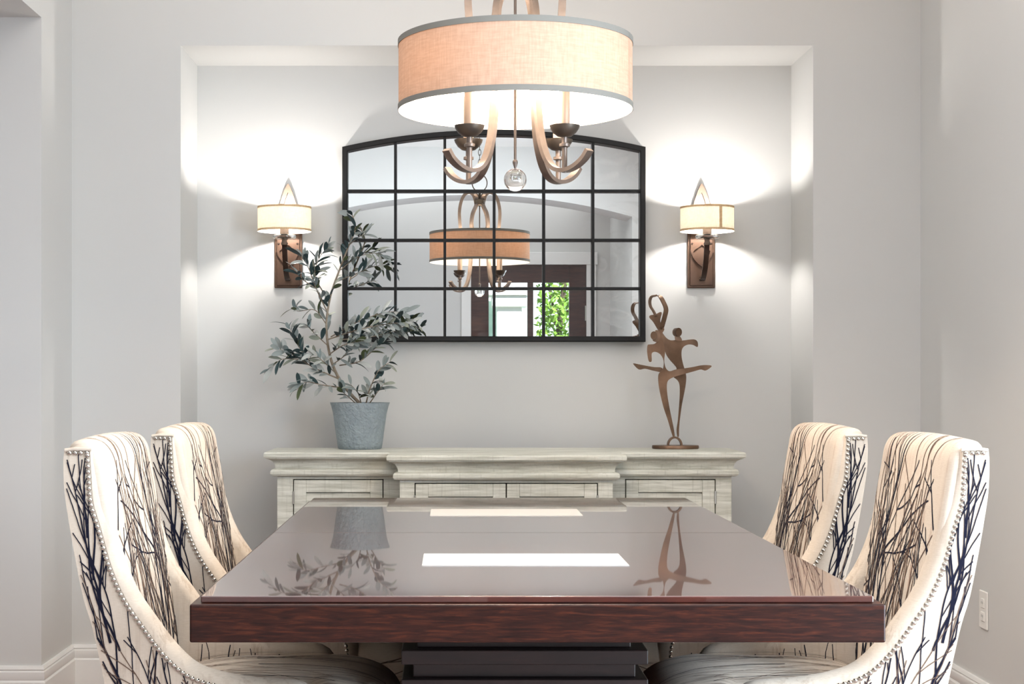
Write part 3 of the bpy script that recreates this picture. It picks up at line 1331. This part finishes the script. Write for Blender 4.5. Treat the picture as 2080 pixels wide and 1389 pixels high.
def make_sconce(label):
    t = thing('wall_sconce', label, 'sconce', (0, YN, 0), 0, 'wall sconces beside the mirror')
    z0, z1 = 1.446, 1.690
    q = MB()
    q.bbox(-.053, .053, -.012, 0, z0, z1, .003)
    q.build('backplate', M_SCONCE, t)
    q = MB()
    q.bbox(-.044, .044, -.020, -.010, z0 + .009, z1 - .009, .002)
    q.build('raised_plate', M_SCONCE, t)
    # tall pointed loop behind the shade
    n = 26
    tip, low = 1.846, 1.672
    outl = []
    for k in range(n + 1):
        s = k / n
        outl.append((.056 * (s ** .74), tip + (low - tip) * s))
    q = MB()
    rows = []
    side_r = [(x, z) for x, z in outl]
    full = [(-x, z) for x, z in reversed(side_r)] + side_r[1:]
    inn = [(max(0, x * .74 - .002 * (k > 0)), tip - .034 + (low - (tip - .032)) * (k / n)) for k, (x, z) in enumerate(outl)]
    inn_full = [(-x, z) for x, z in reversed(inn)] + inn[1:]
    for (a, b), (c, d) in zip(full, inn_full):
        rows.append([(a, -.004, b), (a, -.026, b), (c, -.026, d), (c, -.004, d)])
    q.strip(rows, close_u=True)
    q.build('pointed_loop', M_SCONCELT, t, 30)
    # shield-shaped raised band on the plate
    cz = 1.588
    sh_o = [(0, .034), (.045, .000), (.040, -.016), (.030, -.034), (.016, -.050), (0, -.062), (-.016, -.050), (-.030, -.034), (-.040, -.016), (-.045, .000)]
    sh_i = [(0, .022), (.032, -.002), (.029, -.016), (.021, -.031), (.010, -.043), (0, -.050), (-.010, -.043), (-.021, -.031), (-.029, -.016), (-.032, -.002)]
    q = MB()
    rows = []
    for (a, b), (c, d) in zip(sh_o + sh_o[:1], sh_i + sh_i[:1]):
        rows.append([(a * .98, -.019, cz + b), (a * .98, -.029, cz + b), (c, -.029, cz + d), (c, -.019, cz + d)])
    q.strip(rows)
    q.build('shield_band', M_SCONCE, t, 30)
    for sx in (-1, 1):
        s_ = MB()
        s_.lathe([(.004, 0), (.004, .004), (.002, .006)], 10)
        so = s_.build('screw', M_SCONCEDK, t)
        so.location = (sx * .036, -.019, 1.615)
        so.rotation_euler = (PI / 2, 0, 0)
    # curved strap arm
    path = spline([(0, -.019, 1.482), (0, -.034, 1.476), (0, -.060, 1.482), (0, -.098, 1.510), (0, -.128, 1.552), (0, -.142, 1.592), (0, -.150, 1.606)], 6)
    q = MB()
    q.sweep(path, [(-.0095, -.0035), (.0095, -.0035), (.0095, .0035), (-.0095, .0035)], (1, 0, 0))
    q.build('arm', M_SCONCEDK, t, 30)
    c = (0, -.150, 0)
    q = MB()
    q.lathe([(.012, 1.600), (.013, 1.606), (.010, 1.612), (.009, 1.626)], 20, c)
    q.build('collar', M_SCONCELT, t)
    q = MB()
    q.lathe([(.010, 1.620), (.040, 1.622), (.0435, 1.626), (.0435, 1.633), (.040, 1.637), (.010, 1.637)], 40, c)
    tag(q.build('glass_dish', M_CRYSTAL, t), 'clear crystal dish under the shade')
    q = MB()
    q.lathe([(.017, 1.634), (.0175, 1.640), (.0175, 1.672), (.015, 1.676)], 24, c)
    q.build('socket', M_CANDLE, t)
    q = MB()
    q.lathe([(.006, 1.676), (.013, 1.690), (.0165, 1.706), (.013, 1.722), (.003, 1.732)], 16, c)
    q.build('bulb', M_BULB, t)
    # drum shade with trims
    r = .0995
    sh = drum(MB(), r, 1.650, 1.742).build('shade', M_SCSHADE, t, 60)
    sh.location = c
    for a, b in ((1.6495, 1.6575), (1.7345, 1.7425)):
        tr = drum(MB(), r + .0008, a, b).build('trim_band', M_SCTRIM, sh, 60)
    q = MB()
    q.tube([(0, 0, 1.676), (0, 0, 1.690)], .003, 6)
    for k in range(3):
        a = 2 * PI * k / 3 + .4
        q.tube([(0, 0, 1.682), (r * .6 * math.cos(a), r * .6 * math.sin(a), 1.715), (r * math.cos(a), r * math.sin(a), 1.737)], .0014, 6)
    q.build('spider', M_SCONCELT, sh)
    point('sconce_bulb_light', (0, -.150, 1.706), SCONCE_W, .018, (1.0, .95, .90), t)
    return t


SCONCE_W = 8.2
s1 = make_sconce('lit bronze sconce with drum shade above the plant, left of the mirror')
s1.location.x = -.631
s2 = make_sconce('lit bronze sconce with a seamed drum shade, right of the mirror')
s2.location.x = .952
# the right-hand shade shows its seam towards the room
q = MB()
rows = []
for k in range(5):
    a = -PI / 2 + .36 + .06 * k / 2 - .06
    rows.append([(.1006 * math.cos(a), .1006 * math.sin(a), 1.651), (.1006 * math.cos(a), .1006 * math.sin(a), 1.741)])
q.strip(rows)
for ch in s2.children:
    if ch.name.startswith('shade'):
        q.build('seam', M_SCTRIM, ch, 60)

# ------------------------------------------------------------------ chandelier
CHX, CHY = .143, 3.62
ch = thing('chandelier', 'bronze chandelier with wide linen drum shade and crystal ball, hanging over the table', 'chandelier', (CHX, CHY, 0))
SR, SZ0, SZ1 = .268, 1.717, 1.877
shade = drum(MB(), SR, SZ0, SZ1, 96).build('shade', M_SHADE, ch, 60)
for a, b in ((SZ0 - .0005, SZ0 + .0125), (SZ1 - .0125, SZ1 + .0005)):
    q = MB()
    rows = []
    for r, z in ((SR + .0002, a), (SR + .0016, a), (SR + .0016, b), (SR + .0002, b)):
        rows.append([(r * math.cos(2 * PI * k / 96), r * math.sin(2 * PI * k / 96), z) for k in range(96)])
    q.strip(rows + rows[:1], close_u=True)
    q.build('trim_band', M_SHADETRIM, shade, 40)
q = MB()
sa = math.radians(-21)
rows = []
for k in range(3):
    a = sa + .003 * k
    rows.append([((SR + .0022) * math.cos(a), (SR + .0022) * math.sin(a), SZ0), ((SR + .0022) * math.cos(a), (SR + .0022) * math.sin(a), SZ1)])
q.strip(rows)
q.build('seam', M_SHADETRIM, shade, 0)
SEC = [(-.0095, -.0030), (.0095, -.0030), (.0095, .0030), (-.0095, .0030)]
ARM = [(.222, 1.606), (.206, 1.588), (.180, 1.573), (.150, 1.567), (.120, 1.575), (.097, 1.600), (.080, 1.645), (.071, 1.700), (.066, 1.760), (.061, 1.83), (.058, 1.885),
       (.062, 1.930), (.052, 1.978), (.030, 2.015), (.018, 2.045), (.020, 2.070), (.034, 2.082)]
arm_rz = spline(ARM, 6)
SEC2 = [(-.0105, -.0045), (.0105, -.0045), (.0105, .0045), (-.0105, .0045)]
for k in range(4):
    a = PI / 4 + k * PI / 2
    ca, sa_ = math.cos(a), math.sin(a)
    q = MB()
    q.sweep([(p.x * ca, p.x * sa_, p.y) for p in arm_rz], SEC2, (-sa_, ca, 0))
    ao = q.build('arm', M_PEWTER, ch, 30)
    c = (.150 * ca, .150 * sa_, 0)
    q = MB()
    q.lathe([(.006, 1.562), (.006, 1.618), (.012, 1.620), (.012, 1.626), (.0065, 1.628), (.0065, 1.646)], 16, c)
    q.build('stem', M_PEWTER, ao)
    q = MB()
    q.lathe([(.008, 1.641), (.016, 1.643), (.026, 1.651), (.032, 1.660), (.034, 1.667), (.032, 1.667), (.024, 1.656), (.012, 1.650)], 28, c)
    q.build('candle_cup', M_DKBRONZE, ao)
    q = MB()
    q.lathe([(.0120, 1.648), (.0120, 1.768), (.009, 1.770)], 20, c)
    q.build('candle_sleeve', M_CANDLE, ao)
    q = MB()
    q.lathe([(.006, 1.770), (.013, 1.782), (.0175, 1.800), (.014, 1.822), (.003, 1.838)], 16, c)
    q.build('bulb', M_BULB, ao)
    point('chandelier_bulb_light', (c[0], c[1], 1.803), 14, .02, (1.0, .81, .62), ch)
OUT = [(.100, 1.872), (.106, 1.93), (.108, 1.99), (.098, 2.045), (.078, 2.082), (.054, 2.092), (.034, 2.078), (.024, 2.050), (.020, 2.030)]
for sx in (-1, 1):
    q = MB()
    q.sweep([(sx * p.x, 0, p.y) for p in spline(OUT, 6)], [(-.007, -.0085), (.007, -.0085), (.007, .0085), (-.007, .0085)], (0, 1, 0))
    q.build('outer_strap', M_PEWTER, ch, 30)
q = MB()
q.lathe([(.026, 2.020), (.029, 2.024), (.029, 2.050), (.026, 2.054)], 28)
q.build('collar', M_DKBRONZE, ch)
q = MB()
for k in range(4):
    a = k * PI / 2
    q.tube([(0, 0, SZ1 - .008), (SR * math.cos(a), SR * math.sin(a), SZ1 - .008)], .0028, 8)
q.build('spider', M_PEWTER, ch)
q = MB()
q.lathe([(.0032, 1.60), (.0032, 2.06)], 12)
q.lathe([(.002, 1.585), (.006, 1.598), (.006, 1.602), (.0032, 1.606)], 16)
rod = q.build('rod', M_PEWTER, ch)
q = MB()
R = .0265
q.lathe([(max(.0004, R * math.sin(PI * k / 24)), R * -math.cos(PI * k / 24)) for k in range(25)], 40, (0, 0, 1.559), cap0=False, cap1=False)
tag(q.build('crystal_ball', M_CRYSTAL, rod, 80), 'clear crystal ball finial')
q = MB()
q.tube([(.040 * math.cos(2 * PI * k / 32), 0, 2.142 + .046 * math.sin(2 * PI * k / 32)) for k in range(32)], .003, 8, closed=True)
q.tube([(0, 0, 2.06), (0, 0, 2.10)], .007, 10)
q.build('hanging_ring', M_DKBRONZE, ch)
q = MB()
LK = .017
q.tube([(.0075 * math.cos(2 * PI * k / 20), 0, LK * math.sin(2 * PI * k / 20)) for k in range(20)], .0017, 6, closed=True)
ME_LINK = q.mesh('chain_link', M_DKBRONZE, 60)
z, k = 2.188 + .012, 0
while z < ZC - .05:
    inst('chain_link', ME_LINK, ch, (0, 0, z), (0, 0, (k % 2) * PI / 2))
    z += .0265
    k += 1
q = MB()
q.lathe([(.006, ZC - .052), (.012, ZC - .045), (.05, ZC - .03), (.065, ZC - .012), (.068, ZC)], 36)
q.build('canopy', M_DKBRONZE, ch)

# ------------------------------------------------------------------ potted olive tree on the sideboard
PD = 5.75
pot_x = (731 - 920) * PD / F
pl_ = thing('potted_olive_plant', 'small olive tree in a rough blue-grey pot standing on the sideboard', 'plant', (pot_x, PD, TOPZ))
q = MB()
n = 56
profp = [(.030, .0), (.076, .0), (.080, .004), (.084, .03), (.091, .08), (.098, .13), (.101, .155), (.1025, .165), (.1025, .169), (.0975, .169), (.096, .158), (.092, .14)]
rows = []
for r, z in profp:
    row = []
    for k in range(n):
        a = 2 * PI * k / n
        lip = 0
        if z > .13:
            for c0 in (0, PI):
                da = abs((a - c0 + PI) % (2 * PI) - PI)
                lip = max(lip, .008 * ((z - .13) / .044) ** 1.5 * max(0, 1 - da / .5) ** 1.2)
        row.append(((r + lip) * math.cos(a), (r + lip) * math.sin(a), z + lip * .1))
    rows.append(row)
q.strip(rows, close_u=True)
q.f.append(tuple(range(n)))
q.m.append(0)
q.build('pot', M_POT, pl_, 50)
q = MB()
q.lathe([(.0935, .148), (.0935, .150), (.05, .156), (.002, .157)], 32)
q.build('soil', M_SOIL, pl_)


def PP(x, y, dy=0.0):
    """photo pixel -> plant-local point, dy towards the wall"""
    v = px(x, y, PD + dy)
    return Vector((v.x - pot_x, v.y - PD, v.z - TOPZ))


rng = random.Random(4)
BR = [  # (pixel polyline with depth, radius, leaves per pixel)
    ([(738, 826, 0), (712, 800, 0), (688, 768, 0), (670, 722, 0), (663, 662, .0), (671, 602, -.01), (690, 547, -.01), (708, 500, -.02), (722, 462, -.02), (712, 428, -.02)], .0065, .10),
    ([(668, 640, 0), (642, 585, -.03), (627, 545, -.04), (612, 520, -.05)], .003, .26),
    ([(660, 600, 0), (640, 560, -.05), (648, 525, -.06), (668, 500, -.06)], .0025, .30),
    ([(640, 585, -.03), (612, 565, -.05), (598, 548, -.05)], .002, .26),
    ([(690, 770, 0), (640, 748, -.04), (598, 722, -.06), (560, 706, -.07)], .003, .27),
    ([(640, 748, -.04), (604, 700, -.07), (586, 660, -.08)], .002, .28),
    ([(610, 730, -.05), (572, 730, -.06), (548, 752, -.07)], .002, .20),
    ([(700, 788, 0), (656, 782, -.06), (622, 776, -.08), (602, 792, -.09)], .0025, .24),
    ([(664, 690, 0), (720, 672, -.07), (786, 658, -.09), (848, 654, -.10)], .003, .27),
    ([(672, 684, 0), (730, 652, -.05), (786, 634, -.08), (826, 636, -.08)], .0025, .26),
    ([(690, 690, 0), (740, 686, -.04), (790, 676, -.03), (826, 662, -.04)], .0025, .26),
    ([(692, 548, 0), (726, 522, -.03), (762, 514, -.04), (778, 520, -.04)], .002, .26),
    ([(684, 572, 0), (722, 556, -.03), (744, 548, -.04)], .002, .22),
    ([(706, 500, 0), (728, 482, -.03), (744, 474, -.03)], .002, .24),
    ([(742, 826, 0), (752, 788, -.03), (770, 752, -.05), (794, 734, -.05)], .003, .27),
    ([(746, 826, 0), (764, 800, -.05), (782, 776, -.07)], .0025, .30),
    ([(690, 742, 0), (730, 734, -.07), (764, 706, -.09), (782, 694, -.09)], .0025, .27),
    ([(668, 720, 0), (700, 700, -.08), (740, 692, -.10)], .0025, .26),
    ([(730, 826, 0), (708, 806, -.06), (690, 792, -.08)], .0025, .32),
    ([(664, 660, 0), (640, 630, .02), (606, 632, .02), (598, 626, .02)], .002, .18),
    ([(676, 740, 0), (700, 722, -.06), (716, 700, -.08), (724, 690, -.08)], .002, .30),
    ([(680, 756, 0), (652, 730, -.06), (632, 716, -.08)], .002, .30),
    ([(664, 700, 0), (634, 672, -.04), (622, 658, -.05)], .002, .24),
    ([(735, 826, 0), (728, 800, -.06), (712, 780, -.08)], .0025, .24),
]


def leaf_mesh(name, L, Wd, curl, mat):
    mb = MB()
    rows = []
    m_ = 8
    for i in range(m_ + 1):
        t = i / m_
        wv = Wd * (math.sin(PI * t ** 1.1) ** .62) * (.75 + .25 * t) + (.0008 if i < m_ else .0003)
        x = L * t
        z = -curl * L * t * t
        rows.append([(x, -wv / 2, z + .10 * wv), (x, -wv * .22, z), (x, wv * .22, z), (x, wv / 2, z + .10 * wv)])
    mb.strip(rows)
    return mb.mesh(name, mat, 60, recalc=False)


LEAVES = []
for i, mt_ in enumerate(M_LEAF):
    LEAVES.append([leaf_mesh('leaf', .050, .0185, .22, mt_), leaf_mesh('leaf', .045, .0200, .1, mt_), leaf_mesh('leaf', .056, .0165, .42, mt_)])
leaves = []
for bi, (pts, rad, dens) in enumerate(BR):
    P3 = spline([PP(a, b, c) for a, b, c in pts], 8)
    q = MB()
    N_ = len(P3)
    q.tube(P3, rad, 7, scale=[1 - .72 * i / (N_ - 1) for i in range(N_)])
    q.build('trunk' if bi == 0 else 'branch', M_BARK, pl_, 60)
    total = sum(math.hypot(b[0] - a[0], b[1] - a[1]) for a, b in zip(pts, pts[1:]))
    cnt = max(5, int(total * dens * .80))
    for k in range(cnt):
        f = (.12 if bi else .42) + (.88 if bi else .58) * (k + rng.random() * .7) / cnt
        i = min(N_ - 2, int(f * (N_ - 1)))
        p = P3[i].lerp(P3[i + 1], f * (N_ - 1) - i)
        t = (P3[i + 1] - P3[i]).normalized()
        side = rng.choice((-1, 1))
        rnd = Vector((rng.uniform(-1, 1), rng.uniform(-1, .35), rng.uniform(-.7, 1))).normalized()
        perp = (rnd - t * rnd.dot(t)).normalized()
        ang = rng.uniform(.45, 1.05)
        d = (t * math.cos(ang) + perp * math.sin(ang)).normalized()
        # do not grow into the wall or mirror
        if p.y + d.y * .05 > .12:
            d.y = min(d.y, 0)
            d.normalize()
        if p.z < .18 and math.hypot(p.x, p.y) < .13:
            continue                            # bare stem inside the pot
        if p.z + d.z * .06 < .185:
            d.z = abs(d.z) + .15
            d.normalize()
        nrm = Vector((rng.uniform(-.6, .6), rng.uniform(-1, .5), rng.uniform(.1, 1)))
        nrm = (nrm - d * nrm.dot(d)).normalized()
        yv = nrm.cross(d)
        M = Matrix((d, yv, nrm)).transposed().to_4x4()
        mi = rng.choices((0, 1, 2, 3), (.40, .18, .24, .18))[0]
        sc_ = rng.uniform(.75, 1.22)
        leaves.append((p.y - .05 * sc_, mi, rng.choice(LEAVES[mi]), Matrix.Translation(p) @ M @ Matrix.Scale(sc_, 4)))
leaves.sort(key=lambda q_: q_[0])             # the nearest 300 are parts of their own, the ones behind are joined
for _, mi, me_, mx_ in leaves[:300]:
    o = bpy.data.objects.new('leaf', me_)
    COL.objects.link(o)
    o.parent = pl_
    o.matrix_local = mx_
q = MB()
for _, mi, me_, mx_ in leaves[300:]:
    q.add([mx_ @ v.co for v in me_.vertices], [tuple(f.vertices) for f in me_.polygons], mi)
o = q.build('leaves_behind', M_LEAF, pl_, 60, recalc=False)
o['kind'] = 'stuff'

# ------------------------------------------------------------------ bronze dancers
DD = 5.76
st_x = (1372 - 920) * DD / F
stt = thing('dancer_sculpture', 'abstract bronze sculpture of two dancers cut from sheet metal, standing on the sideboard', 'sculpture', (st_x, DD, TOPZ))


def SP(cx_, cy_):
    """crop pixel of the sculpture -> local x, z"""
    v = px(1260 + cx_ / 3.968, 580 + cy_ / 3.968, DD)
    return (v.x - st_x, v.z - TOPZ)


def plate(name, outline, y_of, th=.004, mat=M_STATUE, smooth_n=4, label=None):
    """a cut sheet following the outline, bent in depth by y_of(x, z)"""
    pts = [SP(*p) for p in outline]
    P = [Vector(p) for p in pts]
    n0 = len(P)
    out = []
    for i in range(n0):
        a, b, c, d = P[i - 1], P[i], P[(i + 1) % n0], P[(i + 2) % n0]
        for k in range(smooth_n):
            t = k / smooth_n
            out.append(.5 * ((2 * b) + (c - a) * t + (2 * a - 5 * b + 4 * c - d) * t * t + (3 * b - a - 3 * c + d) * t ** 3))
    V, T = fill_outline(out, .009)
    bm = bmesh.new()
    vs_ = [bm.verts.new((p.x, 0, p.y)) for p in V]
    for t in T:
        bm.faces.new([vs_[i] for i in t])
    r = bmesh.ops.extrude_face_region(bm, geom=bm.faces[:])
    for v in [e for e in r['geom'] if isinstance(e, bmesh.types.BMVert)]:
        v.co.y += th
    for v in bm.verts:
        v.co.y += y_of(v.co.x, v.co.z)
    bmesh.ops.recalc_face_normals(bm, faces=bm.faces[:])
    me = bpy.data.meshes.new(name)
    bm.to_mesh(me)
    bm.free()
    me.materials.append(mat)
    me.polygons.foreach_set('use_smooth', [True] * len(me.polygons))
    me.set_sharp_from_angle(angle=math.radians(30))
    o = bpy.data.objects.new(name, me)
    COL.objects.link(o)
    o.parent = stt
    if label:
        o['label'] = label
    return o


q = MB()
q.lathe([(.083, 0), (.0855, .002), (.0855, .010), (.084, .0125), (.02, .0125)], 56)
q.v = [(a, b * .62, c) for a, b, c in q.v]
q.build('base_disc', M_STATUE, stt)
q = MB()
q.sweep([(.0245 * math.cos(a) - .003, 0, .0115 + .030 * math.sin(a)) for a in [PI * k / 24 for k in range(25)]], [(-.010, -.0035), (.010, -.0035), (.010, .0035), (-.010, .0035)], (0, 1, 0))
q.build('base_arch', M_STATUE, stt, 30)

# male dancer: right-hand leg, torso with raised left arm and outstretched right arm
male = [(462, 1215), (474, 1215), (476, 1160), (482, 1090), (500, 960), (528, 820), (536, 740), (528, 690), (512, 640), (500, 590), (496, 545), (502, 510), (522, 486),
        (556, 474), (592, 478), (626, 494), (627, 455), (604, 434), (562, 434), (520, 440), (492, 440), (484, 420), (462, 414), (446, 422), (440, 438), (404, 440), (372, 424), (345, 392),
        (330, 372), (322, 390), (336, 440), (350, 500), (372, 560), (404, 604), (436, 638), (456, 668), (440, 700), (430, 735), (462, 762), (480, 800), (482, 880), (474, 1000), (466, 1090), (456, 1160)]
plate('male_figure', male, lambda x, z: .004 + .010 * math.sin(x * 26) - .012 * max(0, z - .33) * 4)
# female dancer: left-hand leg, raised leg across, torso, arm
fem = [(418, 1215), (432, 1215), (424, 1150), (410, 1080), (390, 980), (374, 880), (370, 800), (384, 760), (430, 735), (480, 720), (540, 704), (600, 688), (648, 676), (690, 684), (738, 648),
       (690, 640), (640, 644), (580, 656), (500, 668), (440, 676), (392, 690), (364, 668), (352, 630), (350, 590), (356, 530), (346, 470), (330, 400), (350, 352), (328, 322), (318, 280), (330, 226), (318, 214), (280, 232),
       (240, 240), (234, 258), (262, 292), (290, 340), (306, 372), (304, 420), (292, 452), (272, 470), (238, 474), (220, 480), (216, 530), (226, 600), (240, 616), (252, 604), (252, 548), (276, 534), (312, 548),
       (336, 580), (346, 620), (340, 668), (322, 690), (304, 720), (304, 780), (316, 860), (344, 980), (380, 1090), (400, 1160)]
plate('female_figure', fem, lambda x, z: -.006 - .012 * math.cos(x * 22) - .004)
# the leg stretched to the left
leg = [(330, 660), (270, 656), (190, 642), (150, 634), (108, 626), (112, 640), (152, 676), (200, 670), (260, 684), (330, 698), (350, 690)]
plate('raised_leg', leg, lambda x, z: -.002 + .02 * (-x) * 2)
# two heads, cut-off cylinders
for nm, (hx_, hy_), r_, yo in (('head', (264, 404), 27, -.024), ('head', (456, 376), 28, -.008)):
    c_ = SP(hx_, hy_)
    rr = r_ / 3.968 * DD / F
    q = MB()
    q.lathe([(rr * .98, -.014), (rr, -.012), (rr, .012), (rr * .98, .014)], 24)
    o = q.build(nm, M_STATUE, stt)
    o.location = (c_[0], yo, c_[1])
    o.rotation_euler = (PI / 2, 0, math.radians(18 if hx_ > 300 else -8))
    o.scale = (1, 1.25, 1)
nk = [(266, 438), (292, 438), (300, 410), (292, 392)]
plate('neck', [(256, 440), (300, 455), (318, 400), (300, 362), (276, 366), (292, 400)], lambda x, z: -.016)
plate('neck', [(440, 400), (444, 440), (494, 442), (482, 412), (470, 404)], lambda x, z: -.006)
# raised arms: two ribbons that meet in a loop overhead
path = [SP(*p) for p in ((276, 240), (262, 206), (236, 168), (230, 124), (246, 88), (286, 76))]
q = MB()
q.sweep([(a, -.018 + .014 * k / 5, b) for k, (a, b) in enumerate(path)], [(-.0035, -.002), (.0035, -.002), (.0035, .002), (-.0035, .002)], (1, 0, .3), scale=[1, 1.4, 1.7, 1.7, 1.6, 1.2])
path = [SP(*p) for p in ((286, 76), (318, 84), (344, 130), (366, 190), (358, 240), (340, 300), (322, 350))]
q2 = [Vector((a, .0 - .01 * math.sin(k), b)) for k, (a, b) in enumerate(path)]
q.v, q.f, q.m = [], [], []
pL = spline([(a, -.020 + .004 * k, b) for k, (a, b) in enumerate([SP(*p) for p in ((280, 246), (262, 206), (240, 168), (236, 124), (252, 92), (290, 80))])], 5)
q.sweep(pL, [(-.009, -.0018), (.009, -.0018), (.009, .0018), (-.009, .0018)], (.55, .83, 0))
q.build('raised_arm', M_STATUE, stt, 30)
q = MB()
pR = spline([(a, -.000 - .003 * k, b) for k, (a, b) in enumerate([SP(*p) for p in ((282, 82), (318, 88), (346, 134), (366, 190), (356, 244), (340, 300), (324, 352))])], 5)
q.sweep(pR, [(-.011, -.0018), (.011, -.0018), (.011, .0018), (-.011, .0018)], (.75, .66, 0))
q.build('raised_arm', M_STATUE, stt, 30)

# ------------------------------------------------------------------ wall outlet
ol = thing('wall_outlet', 'white double wall outlet low on the wall beside the near right chair', 'outlet', (XR, 4.995, .36), PI / 2)
zc_ = EYE - (1238 - 764) * 5.0 / F
ol.location = (XR, 4.995, zc_)
q = MB()
q.bbox(-.037, .037, 0, .006, -.060, .060, .003)
q.build('cover_plate', M_PLASTIC, ol)
for zz in (-.021, .021):
    q = MB()
    q.bbox(-.0165, .0165, .004, .0085, zz - .0155, zz + .0155, .003)
    rc = q.build('receptacle', M_PLASTIC, ol)
    for sx in (-.006, .006):
        s_ = MB()
        s_.box(sx - .001, sx + .001, .008, .0088, zz - .002, zz + .006)
        s_.build('slot', M_DARKGAP, rc, 0)

# ------------------------------------------------------------------ outside the entry door
m = MB()
m.box(-14, 16, -24, -2.75, -.25, -.15)
structure(m.build('lawn', M_LAWN, smooth=0))
hs = thing('neighbour_house', 'pale green house with white porch seen through the entry door', 'house', (-1.2, -11, -.15))
q = MB()
q.box(-4.0, 4.2, -3, 0, 0, 3.95)
q.build('wall', M_HOUSE, hs, 0)
q = MB()
q.bbox(1.82, 2.18, .3, .7, 0, 2.40, .02)
q.bbox(1.75, 2.26, .24, .76, 2.24, 2.40, .02)
q.build('porch_post', M_WHITEPAINT, hs)
q = MB()
q.bbox(-4.0, 2.26, .2, .8, 2.40, 2.62, .02)
q.build('porch_beam', M_WHITEPAINT, hs)
q = MB()
q.add([(-4.2, .12, 3.95), (4.4, .12, 3.95), (4.4, -3, 3.95), (-4.2, -3, 3.95), (.1, .12, 5.6), (.1, -3, 5.6)], [(0, 1, 4), (3, 5, 2), (0, 4, 5, 3), (1, 2, 5, 4)])
q.build('roof', M_WHITEPAINT, hs, 0)
tr_ = thing('garden_tree', 'leafy green tree in the garden seen through the entry door', 'tree', (1.30, -7.4, -.15))
q = MB()
rg = random.Random(9)
q.tube([(0, 0, 0), (.05, 0, .7), (-.03, .05, 1.5), (.1, 0, 2.6)], .06, 8, scale=[1.2, 1, .8, .4])
tips = []
for k in range(11):
    a, z = rg.uniform(0, 2 * PI), rg.uniform(.7, 2.2)
    e = Vector((math.cos(a) * rg.uniform(.6, 1.2), math.sin(a) * rg.uniform(.5, 1.0), z + rg.uniform(.1, .9)))
    e.x = max(e.x, -.15)
    md = Vector((e.x * .5, e.y * .5, z + .12))
    q.tube(spline([(0, 0, z), md, e], 4), .02, 6, scale=[1, .95, .9, .8, .7, .6, .5, .4, .3])
    tips += [md.lerp(e, s) for s in (.2, .6, 1)]
q.build('trunk', M_TRUNK, tr_)
q = MB()
for k in range(2600):
    c = rg.choice(tips) + Vector((rg.gauss(0, .2), rg.gauss(0, .2), rg.gauss(.05, .2)))
    if c.x < -.25:
        c.x = -.25 + rg.uniform(0, .9)
    d = Vector((rg.uniform(-1, 1), rg.uniform(-1, 1), rg.uniform(-1, .4))).normalized() * rg.uniform(.035, .06)
    s = Vector((rg.uniform(-1, 1), rg.uniform(-1, 1), rg.uniform(-1, 1)))
    s = (s - d * s.dot(d) / d.length_squared).normalized() * .022
    q.add([c - d, c + s, c + d, c - s], [(0, 1, 2, 3)])
fo = q.build('foliage', M_TREELEAF, tr_, 0, recalc=False)
fo['kind'] = 'stuff'
